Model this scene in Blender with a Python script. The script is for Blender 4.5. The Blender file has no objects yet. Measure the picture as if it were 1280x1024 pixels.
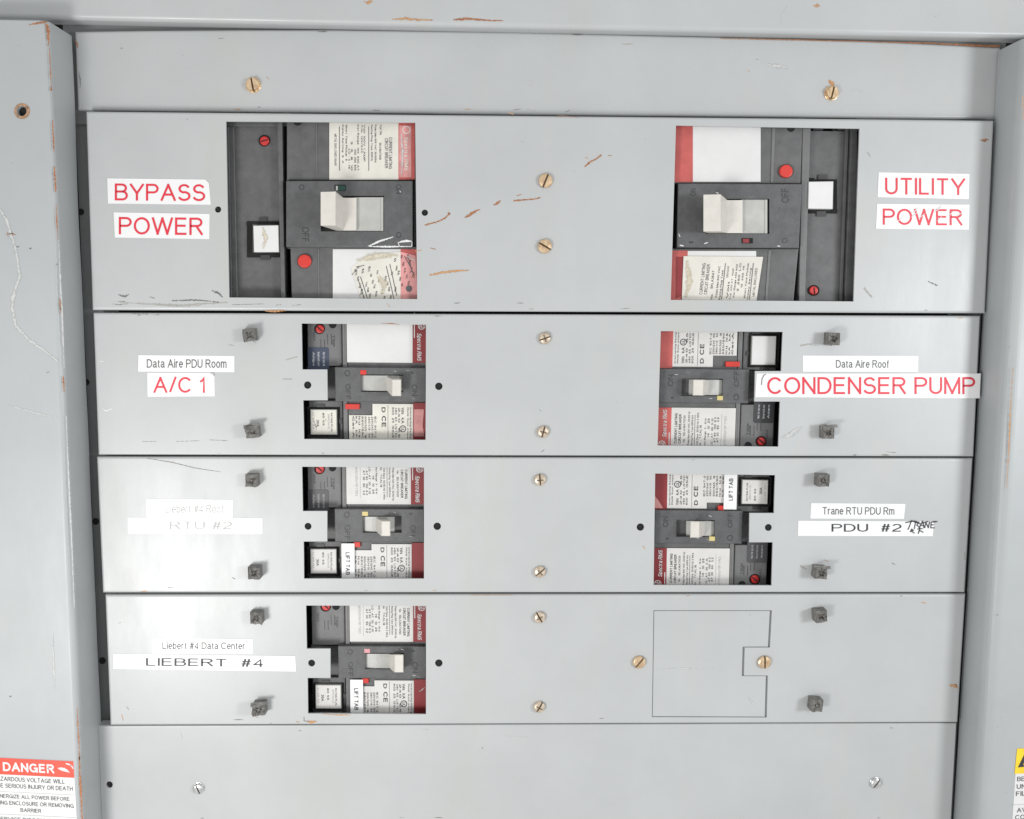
import bpy, math, random
from mathutils import Vector, Matrix, noise
from mathutils.geometry import tessellate_polygon
random.seed(7)
C = bpy.context.scene.collection
scene = bpy.context.scene

# ------------------------------------------------------------------ camera
F = 1200.0; D = 0.84
def nrm(v): return Vector(v).normalized()
a = nrm((60000, 213, F)); b0 = Vector((-60, 10988, F))
b = (b0 - a*a.dot(b0)).normalized(); c = a.cross(b)
M = Matrix((a, c, -b)).transposed()           # world -> camera (x right, y down, z forward)
W = M.transposed()
fwd = W @ Vector((0, 0, 1)); right = W @ Vector((1, 0, 0)); up = -(W @ Vector((0, 1, 0)))
CP = -D*fwd
cd = bpy.data.cameras.new('camera'); cam = bpy.data.objects.new('camera', cd); C.objects.link(cam)
R3 = Matrix((right, up, -fwd)).transposed()
cam.matrix_world = Matrix.Translation(CP) @ R3.to_4x4()
cd.sensor_width = 36; cd.lens = 36*F/1280; cd.clip_start = 0.01; cd.clip_end = 50
scene.camera = cam
def P(px, py, Y=0.0):
    d = W @ Vector(((px-640)/F, (py-512)/F, 1))
    t = (Y-CP.y)/d.y
    return CP + d*t
MM = 0.001

# ------------------------------------------------------------------ materials
def mat(name):
    m = bpy.data.materials.new(name); m.use_nodes = True
    nt = m.node_tree; return m, nt, nt.nodes['Principled BSDF']
def ramp(nt, src, p0, c0, p1, c1):
    r = nt.nodes.new('ShaderNodeValToRGB'); nt.links.new(src, r.inputs[0])
    r.color_ramp.elements[0].position = p0; r.color_ramp.elements[0].color = (*c0, 1)
    r.color_ramp.elements[1].position = p1; r.color_ramp.elements[1].color = (*c1, 1)
    return r.outputs[0]
def tex(nt, scale, detail=4, rough=.55, stretch=None):
    tc = nt.nodes.new('ShaderNodeNewGeometry'); n = nt.nodes.new('ShaderNodeTexNoise')
    src = tc.outputs['Position']
    if stretch:
        mp = nt.nodes.new('ShaderNodeMapping'); mp.inputs['Scale'].default_value = stretch
        nt.links.new(src, mp.inputs[0]); src = mp.outputs[0]
    nt.links.new(src, n.inputs['Vector'])
    n.inputs['Scale'].default_value = scale; n.inputs['Detail'].default_value = detail
    n.inputs['Roughness'].default_value = rough
    return n.outputs[0]
def mixc(nt, f, A, B, mode='MIX'):
    m = nt.nodes.new('ShaderNodeMix'); m.data_type = 'RGBA'; m.blend_type = mode
    for i, v in ((0, f), (6, A), (7, B)):
        if isinstance(v, (int, float)): m.inputs[i].default_value = v
        elif isinstance(v, tuple): m.inputs[i].default_value = (*v, 1)
        else: nt.links.new(v, m.inputs[i])
    return m.outputs[2]
def paint(name, base, rough=.34):
    m, nt, p = mat(name); L = nt.links
    lo = tuple(x*.93 for x in base); hi = tuple(min(1, x*1.04) for x in base)
    c1 = ramp(nt, tex(nt, 7, 6, .65), .3, lo, .7, hi)
    warm = (base[0]*.98, base[1]*.955, base[2]*.89)
    c2 = mixc(nt, ramp(nt, tex(nt, 11, 6, .7, (1, 1, .35)), .55, (0, 0, 0), .78, (.85, .85, .85)), c1, warm)
    # grime specks, gathered in patches
    sp = ramp(nt, tex(nt, 420, 3, .5, (1, 1, 1.6)), .70, (0, 0, 0), .735, (1, 1, 1))
    pa = ramp(nt, tex(nt, 16, 4, .6), .52, (0, 0, 0), .66, (1, 1, 1))
    mu = mixc(nt, 1.0, sp, pa, 'MULTIPLY')
    sc = mixc(nt, .8, (0, 0, 0), mu)
    c3 = mixc(nt, sc, c2, (.22, .2, .17))
    L.new(c3, p.inputs['Base Color'])
    rr = ramp(nt, tex(nt, 22, 6, .65, (1, 1, .3)), .3, (rough*.82,)*3, .7, (rough*1.25,)*3)
    L.new(rr, p.inputs['Roughness'])
    p.inputs['Specular IOR Level'].default_value = .5
    bp = nt.nodes.new('ShaderNodeBump'); bp.inputs['Strength'].default_value = .17; bp.inputs['Distance'].default_value = .0006
    L.new(tex(nt, 55, 5, .6, (1, 1, .45)), bp.inputs['Height']); L.new(bp.outputs[0], p.inputs['Normal'])
    return m
def plain(name, base, rough=.5, metal=0., var=.12, scale=60, bump=.0, spec=.5, trans=0):
    m, nt, p = mat(name)
    lo = tuple(x*(1-var) for x in base); hi = tuple(min(1, x*(1+var)) for x in base)
    nt.links.new(ramp(nt, tex(nt, scale, 6, .65), .3, lo, .7, hi), p.inputs['Base Color'])
    p.inputs['Roughness'].default_value = rough; p.inputs['Metallic'].default_value = metal
    p.inputs['Specular IOR Level'].default_value = spec
    if bump:
        bp = nt.nodes.new('ShaderNodeBump'); bp.inputs['Strength'].default_value = bump; bp.inputs['Distance'].default_value = .0004
        nt.links.new(tex(nt, scale*9, 4, .6), bp.inputs['Height']); nt.links.new(bp.outputs[0], p.inputs['Normal'])
    return m
def streak(name, base, dark, thr=.45, soft=.12, scale=700, rough=.8):
    """ragged mark: UV.y runs -1..1 across the stroke, noise eats its edges"""
    m, nt, p = mat(name); L = nt.links
    nt.links.new(ramp(nt, tex(nt, scale*.7, 5, .7), .35, dark, .65, base), p.inputs['Base Color'])
    p.inputs['Roughness'].default_value = rough
    uv = nt.nodes.new('ShaderNodeUVMap'); uv.uv_map = 'UVMap'
    s = nt.nodes.new('ShaderNodeSeparateXYZ'); L.new(uv.outputs[0], s.inputs[0])
    ab = nt.nodes.new('ShaderNodeMath'); ab.operation = 'ABSOLUTE'; L.new(s.outputs[1], ab.inputs[0])
    mu = nt.nodes.new('ShaderNodeMath'); mu.operation = 'MULTIPLY_ADD'; L.new(ab.outputs[0], mu.inputs[0])
    mu.inputs[1].default_value = -.38; L.new(tex(nt, scale, 5, .7), mu.inputs[2])
    mr = nt.nodes.new('ShaderNodeMapRange'); L.new(mu.outputs[0], mr.inputs[0])
    mr.inputs[1].default_value = thr-.22-soft*.5; mr.inputs[2].default_value = thr-.22+soft*.5
    tr = nt.nodes.new('ShaderNodeBsdfTransparent'); mx = nt.nodes.new('ShaderNodeMixShader')
    L.new(mr.outputs[0], mx.inputs[0]); L.new(tr.outputs[0], mx.inputs[1]); L.new(p.outputs[0], mx.inputs[2])
    L.new(mx.outputs[0], nt.nodes['Material Output'].inputs[0])
    return m
def metal_screw(name, base, base2, rough):
    m, nt, p = mat(name)
    nt.links.new(ramp(nt, tex(nt, 260, 5, .7), .35, base2, .65, base), p.inputs['Base Color'])
    p.inputs['Metallic'].default_value = .85; p.inputs['Roughness'].default_value = rough
    return m

PAINT = paint('grey_paint', (.455, .468, .470))
PAINT2 = paint('frame_grey_paint', (.385, .405, .412), .42)
STRIPM = paint('strip_grey_paint', (.19, .20, .20), .5)
INSIDE = plain('dark_interior', (.012, .012, .012), .9)
PLAST = plain('charcoal_plastic', (.105, .105, .107), .42, bump=.3, var=.2, scale=90)
PLAST2 = plain('escutcheon_plastic', (.090, .091, .094), .45, bump=.4, var=.22, scale=110)
PLAST3 = plain('mid_grey_plastic', (.15, .15, .152), .45, bump=.2, var=.12)
EMB = plain('embossed_plastic', (.04, .04, .042), .4)
RIDGE = plain('worn_ridge_plastic', (.23, .225, .215), .4)
HANDLE = plain('ivory_handle_plastic', (.60, .575, .53), .42, var=.06, scale=130, bump=.15)
HANDLE2 = plain('grey_handle_plastic', (.43, .43, .41), .38, var=.1, scale=90)
WHITE = plain('white_label_paper', (.66, .66, .655), .45, var=.05, scale=40)
TAPE = plain('white_tape', (.76, .76, .76), .33, var=.015, scale=30)
CREAM = plain('aged_label_paper', (.66, .64, .58), .5, var=.08, scale=50)
LABEL = plain('printed_label_paper', (.62, .61, .59), .45, var=.06, scale=60)
REDL = plain('label_red', (.25, .028, .032), .38, var=.12, scale=60)
REDF = plain('faded_label_red', (.50, .10, .09), .45, var=.18, scale=60)
PINKF = plain('scuffed_label_pink', (.62, .28, .27), .5, var=.2, scale=110)
INK = plain('black_ink', (.03, .03, .035), .5)
INKG = plain('grey_ink', (.085, .085, .09), .5)
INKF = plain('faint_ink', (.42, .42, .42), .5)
REDI = plain('red_ink', (.66, .025, .05), .45, var=.05)
REDP = plain('red_plastic', (.58, .035, .025), .35, var=.1)
REDS = plain('red_screw_plastic', (.55, .03, .03), .3, var=.2, scale=300)
PINK = plain('pink_flag', (.62, .30, .32), .4)
YEL = plain('yellow_flag', (.56, .47, .20), .4)
GREENW = plain('green_window', (.01, .06, .045), .2)
BLUE = plain('navy_label', (.045, .06, .10), .4)
DKLAB = plain('black_label', (.04, .04, .042), .4)
DKLAB2 = plain('dark_grey_label', (.07, .07, .075), .4)
LTINK = plain('light_ink', (.55, .58, .62), .5)
DRED = plain('danger_red', (.78, .07, .04), .4, var=.06)
DYEL = plain('caution_yellow', (.82, .58, .03), .4)
POSTM = plain('broken_post_plastic', (.155, .15, .14), .5, var=.5, scale=260, bump=.9)
BRASS = metal_screw('brass', (.98, .76, .50), (.62, .42, .26), .26)
NICKEL = metal_screw('dull_brass', (.95, .82, .66), (.55, .44, .33), .28)
ZINC = metal_screw('zinc', (.80, .81, .82), (.5, .5, .5), .25)
RUST = streak('rust', (.46, .20, .09), (.22, .08, .03), thr=.555)
OCHRE = streak('ochre_rust', (.55, .32, .16), (.42, .2, .08), thr=.55, scale=450)
SCRAPE = streak('pale_scrape', (.53, .54, .53), (.49, .50, .49), thr=.52, soft=.25, scale=380)
SCUFF = streak('dark_scuff', (.19, .19, .18), (.1, .1, .09), thr=.60, scale=520)
DUSTM = streak('grime_smear', (.43, .42, .385), (.36, .345, .31), thr=.58, soft=.3, scale=260)
HAIRM = streak('hairline_scratch', (.30, .28, .27), (.2, .19, .18), thr=.42, soft=.3, scale=500)
GLUE = streak('glue_smudge', (.64, .60, .50), (.52, .46, .34), thr=.54, soft=.3, scale=300)
WSCR = streak('white_scratch', (.8, .8, .8), (.6, .6, .6), thr=.47, soft=.1, scale=600)
GLASS_TAPE = plain('yellowed_clear_tape', (.60, .56, .46), .25, var=.1, scale=80)

# ------------------------------------------------------------------ mesh builder
def area2(pts): return sum(pts[i][0]*pts[(i+1) % len(pts)][1]-pts[(i+1) % len(pts)][0]*pts[i][1] for i in range(len(pts)))
def offset(pts, d):
    """mitred inset of an XZ polygon (d>0 shrinks)"""
    n = len(pts); s = 1 if area2(pts) > 0 else -1; out = []
    for i in range(n):
        p0, p1, p2 = Vector(pts[i-1]), Vector(pts[i]), Vector(pts[(i+1) % n])
        e1 = (p1-p0).normalized(); e2 = (p2-p1).normalized()
        n1 = Vector((-e1.y, e1.x))*s; n2 = Vector((-e2.y, e2.x))*s
        k = 1+n1.dot(n2)
        out.append(p1 + (n1+n2)*(d/max(k, .35)))
    return out
class MB:
    def __init__(s): s.v = []; s.f = []; s.m = []; s.uv = []; s.mats = []; s.sm = []
    def mi(s, m):
        if m not in s.mats: s.mats.append(m)
        return s.mats.index(m)
    def face(s, pts, m, uv=None, smooth=False):
        k = len(s.v); s.v += [Vector(p) for p in pts]; s.f.append(list(range(k, k+len(pts))))
        s.m.append(s.mi(m)); s.uv.append(uv); s.sm.append(smooth)
    def xz(s, px, Y): return [(lambda q: (q.x, q.z))(P(x, y, Y)) for x, y in px]
    def slab(s, px, Y, depth, m, r=0.0, holes=(), px_is_world=False, side=None, seg=4, hd=None):
        hd = depth if hd is None else hd
        """polygon (photo outline at its own depth Y) given thickness; r = rounded front edge; holes = loops"""
        side = side or m
        o = list(px) if px_is_world else s.xz(px, Y)
        o = [Vector(p) for p in o]
        hs = []
        for h in holes: hs.append([Vector(p) for p in (h if px_is_world else s.xz(h, Y))])
        loops = [offset(o, r) if r else o]+hs
        flat = [p for l in loops for p in l]
        tris = tessellate_polygon([[Vector((p[0], p[1], 0)) for p in l] for l in loops])
        for t in tris:
            pts = [(flat[i][0], Y, flat[i][1]) for i in t]
            n = (Vector(pts[1])-Vector(pts[0])).cross(Vector(pts[2])-Vector(pts[0]))
            if n.y > 0: pts.reverse()
            s.face(pts, m)
        rings = []
        if r:
            for k in range(seg+1):
                t = math.pi/2*k/seg
                rings.append((offset(o, r*(1-math.sin(t))), Y+r*(1-math.cos(t))))
        else: rings.append((o, Y))
        rings.append((o, Y+depth))
        cw = area2(o) > 0
        for (A, ya), (B, yb) in zip(rings, rings[1:]):
            n = len(A)
            for i in range(n):
                j = (i+1) % n
                q = [(A[i][0], ya, A[i][1]), (A[j][0], ya, A[j][1]), (B[j][0], yb, B[j][1]), (B[i][0], yb, B[i][1])]
                if cw: q.reverse()
                s.face(q, side, smooth=bool(r) and r > .0015)
        for h in hs:
            cw2 = area2(h) > 0; n = len(h)
            for i in range(n):
                j = (i+1) % n
                q = [(h[i][0], Y, h[i][1]), (h[j][0], Y, h[j][1]), (h[j][0], Y+hd, h[j][1]), (h[i][0], Y+hd, h[i][1])]
                if not cw2: q.reverse()
                s.face(q, side)
    def rect(s, x0, y0, x1, y1, Y, depth, m, r=0.0, **k): s.slab([(x0, y0), (x1, y0), (x1, y1), (x0, y1)], Y, depth, m, r, **k)
    def disc(s, px, py, rpx, Y, depth, m, r=0, n=20):
        s.slab(circ(px, py, rpx, n), Y, depth, m, r)
    def quadbox(s, A, B, m):
        """hull between two world quads (front A, back B)"""
        s.face(A, m)
        for i in range(4):
            j = (i+1) % 4; s.face([A[j], A[i], B[i], B[j]], m)
        s.face(list(reversed(B)), m)
    def ribbon(s, pts, w, Y, m, lift=.00015):
        """mark following a polyline of photo points; w width px (number or list)"""
        n = len(pts); 
        if not isinstance(w, (list, tuple)): w = [w*.4]+[w]*(n-2)+[w*.4]
        P3 = [P(x, y, Y-lift) for x, y in pts]; k = .0007
        L = []
        for i in range(n):
            d = (P3[min(i+1, n-1)]-P3[max(i-1, 0)]).normalized(); nn = Vector((-d.z, 0, d.x))
            L.append((P3[i]+nn*w[i]*k/2, P3[i]-nn*w[i]*k/2))
        for i in range(n-1):
            e0 = -1. if i == 0 else None
            s.face([L[i][0], L[i+1][0], L[i+1][1], L[i][1]], m, uv=[(i, 1), (i+1, 1), (i+1, -1), (i, -1)])
    def build_each(s, parent):
        """every mark becomes an object of its own"""
        names = {'rust': 'rust_streak', 'ochre_rust': 'rust_streak', 'pale_scrape': 'paint_scrape', 'dark_scuff': 'scuff', 'grime_smear': 'grime_smear', 'hairline_scratch': 'scratch', 'white_scratch': 'scratch', 'glue_smudge': 'glue_smudge'}
        runs = []; last = None
        for f, mi_, uv in zip(s.f, s.m, s.uv):
            if uv and last is not None and uv[0][0] > 0 and runs: runs[-1][1].append((f, uv))
            else: runs.append([mi_, [(f, uv)]])
            last = uv
        for mi_, fs in runs:
            n = MB()
            for f, uv in fs: n.face([s.v[i] for i in f], s.mats[mi_], uv=uv)
            n.build(names.get(s.mats[mi_].name, 'hole_rim'), parent)
    def stroke(s, pts, w, Y, m, lift=.0003):
        P3 = [P(x, y, Y-lift) for x, y in pts]; k = .0007*w/2
        for i in range(len(P3)-1):
            d = (P3[i+1]-P3[i])
            if d.length < 1e-7: continue
            d.normalize(); nn = Vector((-d.z, 0, d.x))*k; e = d*k*.6
            y = Vector((0, -.00001*i, 0))
            s.face([P3[i]-e+nn+y, P3[i+1]+e+nn+y, P3[i+1]+e-nn+y, P3[i]-e-nn+y], m)
    def text(s, body, q, Y, m, thin=0.0, lift=.0002, space=1.0, shear=0):
        """lettering fitted to quad q = TL,TR,BR,BL as the text reads"""
        wt = .20 if thin > .02 else (.17 if thin >= .004 else (.145 if thin > -.006 else .122))
        key = (body, wt, shear)
        if key not in TX: TX[key] = glyph_mesh(body, wt, shear)
        vs, fs = TX[key]
        if not vs: return
        x0 = min(v[0] for v in vs); x1 = max(v[0] for v in vs); y0 = min(v[1] for v in vs); y1 = max(v[1] for v in vs)
        q = [Vector(p) for p in q]; k = len(s.v)
        for v in vs:
            u = (v[0]-x0)/(x1-x0); t = (y1-v[1])/max(y1-y0, 1e-6)
            if x1-x0 < .3 and len(body) < 2: u = .5+(u-.5)*.35
            p = (q[0]*(1-u)+q[1]*u)*(1-t)+(q[3]*(1-u)+q[2]*u)*t
            s.v.append(P(p.x, p.y, Y-lift-v[2] % 5*.000008))
        for f in fs:
            s.f.append([i+k for i in f]); s.m.append(s.mi(m)); s.uv.append(None); s.sm.append(False)
    def build(s, name, parent, label=None, kind=None):
        loc = parent.location if parent is not None else Vector((0, 0, 0))
        if parent is not None and parent.parent is not None: loc = parent.parent.location + parent.location
        me = bpy.data.meshes.new(name)
        o = bpy.data.objects.new(name, me)
        if parent is not None:
            o.parent = parent
            # own origin at the part's middle
            xs = [v.x for v in s.v]; ys = [v.y for v in s.v]; zs = [v.z for v in s.v]
            mid = Vector(((min(xs)+max(xs))/2, (min(ys)+max(ys))/2, (min(zs)+max(zs))/2))
            if parent.parent is not None: o.location = mid-loc
            else: o.location = mid-loc
            base = mid
        else:
            base = Vector((0, 0, 0))
        me.from_pydata([v-base for v in s.v], [], s.f)
        for m in s.mats: me.materials.append(m)
        me.polygons.foreach_set('material_index', s.m)
        me.polygons.foreach_set('use_smooth', s.sm)
        if any(u for u in s.uv):
            l = me.uv_layers.new(name='UVMap'); i = 0
            for p, u in zip(me.polygons, s.uv):
                for k in range(p.loop_total):
                    if u: l.data[p.loop_start+k].uv = u[k]
        me.update(); C.objects.link(o)
        if label: o['label'] = label
        if kind: o['kind'] = kind
        return o
TX = {}
def lerpq(q, u, v):
    q = [Vector(p) for p in q]; return (q[0]*(1-u)+q[1]*u)*(1-v)+(q[3]*(1-u)+q[2]*u)*v
def AR(cx, cy, rx, ry, a0, a1, n=None):
    n = n or max(4, int(abs(a1-a0)/18)); return [(cx+rx*math.cos(math.radians(a0+(a1-a0)*i/n)), cy+ry*math.sin(math.radians(a0+(a1-a0)*i/n))) for i in range(n+1)]
GL = {   # plain grotesque letters as centre-line strokes: width, strokes (cap height 1)
 'A': (.74, [[(0, 0), (.37, 1)], [(.37, 1), (.74, 0)], [(.13, .35), (.61, .35)]]),
 'B': (.62, [[(0, .53), (.36, .53)]+AR(.37, .265, .25, .265, 90, -90)+[(0, 0), (0, 1), (.34, 1)]+AR(.35, .765, .22, .235, 90, -90)[1:]]),
 'C': (.72, [AR(.38, .5, .38, .5, 38, 322, 16)]), 'D': (.67, [[(0, 0), (0, 1), (.27, 1)]+AR(.29, .5, .38, .5, 90, -90)+[(0, 0)]]),
 'E': (.57, [[(.57, 1), (0, 1), (0, 0), (.58, 0)], [(0, .53), (.53, .53)]]), 'F': (.54, [[(.54, 1), (0, 1), (0, 0)], [(0, .52), (.47, .52)]]),
 'G': (.76, [AR(.38, .5, .38, .5, 40, 335, 16)+[(.745, .46), (.41, .46)], [(.745, .46), (.745, 0)]]), 'H': (.62, [[(0, 0), (0, 1)], [(.62, 0), (.62, 1)], [(0, .53), (.62, .53)]]),
 'I': (.0, [[(0, 0), (0, 1)]]), 'J': (.44, [[(.44, 1), (.44, .27)]+AR(.22, .25, .22, .25, 0, -180)]), 'K': (.64, [[(0, 0), (0, 1)], [(.6, 1), (0, .38)], [(.2, .58), (.64, 0)]]),
 'L': (.5, [[(0, 1), (0, 0), (.5, 0)]]), 'M': (.78, [[(0, 0), (0, 1)], [(0, 1), (.39, 0)], [(.39, 0), (.78, 1)], [(.78, 1), (.78, 0)]]), 'N': (.62, [[(0, 0), (0, 1)], [(0, 1), (.62, 0)], [(.62, 0), (.62, 1)]]),
 'O': (.78, [AR(.39, .5, .39, .5, 0, 360, 24)]), 'P': (.6, [[(0, 0), (0, 1), (.34, 1)]+AR(.35, .745, .25, .255, 90, -90)+[(0, .49)]]),
 'Q': (.78, [AR(.39, .5, .39, .5, 0, 360, 24), [(.48, .2), (.76, -.04)]]), 'R': (.64, [[(0, 0), (0, 1), (.36, 1)]+AR(.37, .76, .24, .24, 90, -90)+[(0, .52)], [(.33, .52), (.63, 0)]]),
 'S': (.6, [AR(.3, .755, .265, .245, 18, 180, 9)+AR(.3, .745, .265, .235, 198, 262, 3)+AR(.3, .265, .3, .265, 80, 0, 5)+AR(.3, .265, .3, .265, -18, -165, 9)]),
 'T': (.64, [[(0, 1), (.64, 1)], [(.32, 1), (.32, 0)]]), 'U': (.6, [[(0, 1), (0, .32)]+AR(.3, .31, .3, .31, 180, 360)+[(.6, 1)]]), 'V': (.68, [[(0, 1), (.34, 0)], [(.34, 0), (.68, 1)]]),
 'W': (1.06, [[(0, 1), (.26, 0)], [(.26, 0), (.53, 1)], [(.53, 1), (.80, 0)], [(.80, 0), (1.06, 1)]]), 'X': (.66, [[(0, 0), (.65, 1)], [(.01, 1), (.66, 0)]]), 'Y': (.68, [[(0, 1), (.34, .42)], [(.68, 1), (.34, .42)], [(.34, .46), (.34, 0)]]), 'Z': (.6, [[(.02, 1), (.6, 1), (0, 0), (.6, 0)]]),
 '0': (.5, [AR(.25, .5, .25, .5, 0, 360, 20)]), '1': (.24, [[(0, .74), (.12, .78), (.24, 1), (.24, 0)]]), '2': (.52, [AR(.26, .73, .25, .27, 165, 0, 9)+[(.48, .55), (.06, .16), (0, 0), (.52, 0)]]),
 '3': (.52, [AR(.25, .76, .22, .24, 160, -90, 12)+AR(.25, .26, .26, .26, 90, -165, 13)]), '4': (.54, [[(.54, .25), (0, .25), (.4, 1), (.4, 0)]]), '5': (.52, [[(.48, 1), (.1, 1), (.04, .48)]+AR(.26, .32, .26, .32, 140, -160, 14)]),
 '6': (.52, [AR(.28, .5, .27, .5, 50, 180, 8)+AR(.26, .31, .25, .31, 180, 540, 18)]), '7': (.5, [[(0, 1), (.5, 1), (.3, .6), (.17, 0)]]), '8': (.52, [AR(.26, .76, .22, .24, 270, -90, 16)+AR(.26, .26, .26, .26, 90, 450, 18)[1:]]),
 '9': (.52, [AR(.25, .5, .27, .5, 230, 360, 8)+AR(.26, .69, .25, .31, 0, 360, 18)]), '#': (.56, [[(.1, 0), (.24, 1)], [(.34, 0), (.48, 1)], [(0, .34), (.54, .34)], [(.04, .68), (.58, .68)]]),
 '/': (.34, [[(0, -.02), (.34, 1.02)]]), '-': (.28, [[(0, .38), (.28, .38)]]), '.': (.04, [[(0, .03), (.05, .03)]]), ',': (.04, [[(.03, .06), (0, -.12)]]),
 'a': (.46, [AR(.22, .53, .2, .2, 160, 20, 6)+[(.42, .5), (.42, .1), (.48, .01)], [(.42, .44), (.2, .38)]+AR(.18, .19, .18, .19, 90, 270, 7)+[(.34, .06), (.42, .2)]]),
 'b': (.46, [[(0, 1), (0, 0)], AR(.23, .365, .23, .365, 0, 360, 16)]), 'c': (.44, [AR(.23, .365, .23, .365, 40, 320, 12)]), 'd': (.46, [[(.46, 1), (.46, 0)], AR(.23, .365, .23, .365, 0, 360, 16)]),
 'e': (.47, [[(.01, .38), (.47, .38)]+AR(.24, .365, .235, .365, 3, 322, 16)]), 'f': (.24, [[(.26, 1)]+AR(.22, .86, .12, .14, 90, 180, 4)+[(.1, 0)], [(0, .7), (.25, .7)]]),
 'g': (.46, [[(.46, .72), (.46, -.05)]+AR(.23, -.08, .23, .2, 0, -160, 7), AR(.23, .365, .23, .35, 0, 360, 16)]), 'h': (.42, [[(0, 1), (0, 0)], [(0, .45)]+AR(.21, .5, .21, .23, 170, 0, 7)+[(.42, 0)]]),
 'i': (0, [[(0, .72), (0, 0)], [(0, .9), (0, 1)]]), 'j': (.1, [[(.1, .72), (.1, -.15), (0, -.055)], [(.1, .9), (.1, 1)]]), 'k': (.42, [[(0, 1), (0, 0)], [(.38, .72), (0, .3)], [(.14, .44), (.42, 0)]]), 'l': (0, [[(0, 1), (0, 0)]]),
 'm': (.7, [[(0, .73), (0, 0)], [(0, .5)]+AR(.175, .55, .175, .18, 170, 0, 6)+[(.35, 0)], [(.35, .5)]+AR(.525, .55, .175, .18, 170, 0, 6)+[(.7, 0)]]), 'n': (.42, [[(0, .73), (0, 0)], [(0, .45)]+AR(.21, .5, .21, .23, 170, 0, 7)+[(.42, 0)]]),
 'o': (.48, [AR(.24, .365, .24, .365, 0, 360, 18)]), 'p': (.46, [[(0, .73), (0, -.26)], AR(.23, .365, .23, .365, 0, 360, 16)]), 'q': (.46, [[(.46, .73), (.46, -.26)], AR(.23, .365, .23, .365, 0, 360, 16)]),
 'r': (.25, [[(0, .73), (0, 0)], [(0, .42)]+AR(.2, .5, .2, .22, 170, 80, 5)+[(.27, .72)]]), 's': (.4, [AR(.2, .55, .18, .18, 25, 180, 7)+AR(.2, .54, .18, .17, 205, 262, 3)+AR(.2, .19, .2, .19, 80, -160, 12)]),
 't': (.24, [[(.1, .93), (.1, .12), (.16, .01), (.26, .01)], [(0, .7), (.25, .7)]]), 'u': (.42, [[(0, .73), (0, .25)]+AR(.2, .22, .2, .22, 180, 330, 6)+[(.42, .3)], [(.42, .73), (.42, 0)]]),
 'v': (.44, [[(0, .73), (.22, 0)], [(.22, 0), (.44, .73)]]), 'w': (.7, [[(0, .73), (.17, 0), (.35, .7), (.53, 0), (.7, .73)]]), 'x': (.42, [[(0, 0), (.41, .73)], [(0, .73), (.42, 0)]]), 'y': (.44, [[(0, .73), (.22, .02)], [(.44, .73), (.17, -.2), (.02, -.26)]]), 'z': (.4, [[(0, .73), (.4, .73), (0, 0), (.4, 0)]]),
}
def glyph_mesh(body, weight, shear):
    vs, fs = [], []; x = 0; n_ = 0; h = weight/2
    for ch in body:
        if ch == ' ': x += .36; continue
        w, strokes = GL.get(ch, GL['-'])
        for st in strokes:
            pts = [Vector(p) for p in st]
            pts = [p for i, p in enumerate(pts) if i == 0 or (p-pts[i-1]).length > 1e-4]
            pts = [Vector((p.x, h+p.y*(1-2*h))) for p in pts]
            closed = (pts[0]-pts[-1]).length < 1e-3 and len(pts) > 4
            if closed: pts = pts[:-1]
            k = len(vs); N = len(pts); n_ += 1
            if not closed:
                for e_, o_ in ((0, 1), (-1, -2)):
                    y_ = (pts[e_].y-h)/(1-2*h)
                    if min(abs(y_), abs(y_-1), abs(y_-.73)) < .02 and abs((pts[e_]-pts[o_]).normalized().y) > .4: pts[e_] = pts[e_]+(pts[e_]-pts[o_]).normalized()*h
            for i, p in enumerate(pts):
                if closed: d0 = (p-pts[i-1]).normalized(); d1 = (pts[(i+1) % N]-p).normalized()
                else:
                    d0 = (p-pts[i-1]).normalized() if i else (pts[1]-p).normalized()
                    d1 = (pts[i+1]-p).normalized() if i < N-1 else d0
                n0 = Vector((-d0.y, d0.x)); n1 = Vector((-d1.y, d1.x)); mt = (n0+n1)/max(1+n0.dot(n1), .3)
                q = p
                for s_ in (1, -1):
                    r = q+mt*h*s_
                    vs.append((x+h+r.x+shear*r.y, r.y, n_))
            for i in range(N if closed else N-1):
                j = (i+1) % N; fs.append([k+2*i+1, k+2*j+1, k+2*j, k+2*i])
        x += w+weight+.115
    return vs, fs
def circ(px, py, r, n=18): return [(px+r*math.cos(2*math.pi*i/n), py+r*math.sin(2*math.pi*i/n)) for i in range(n)]
def thing(name, label, cat, loc, group=None):
    o = bpy.data.objects.new(name, None); C.objects.link(o); o.location = loc; o.empty_display_size = .05
    o['label'] = label; o['category'] = cat
    if group: o['group'] = group
    return o

# ------------------------------------------------------------------ depths (metres; minus = towards the viewer)
YF = -.035      # face of the side frames
YR = -.004      # face of the top rail
YFILL = .010    # filler plates
YS = .019       # strips in the gaps

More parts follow.
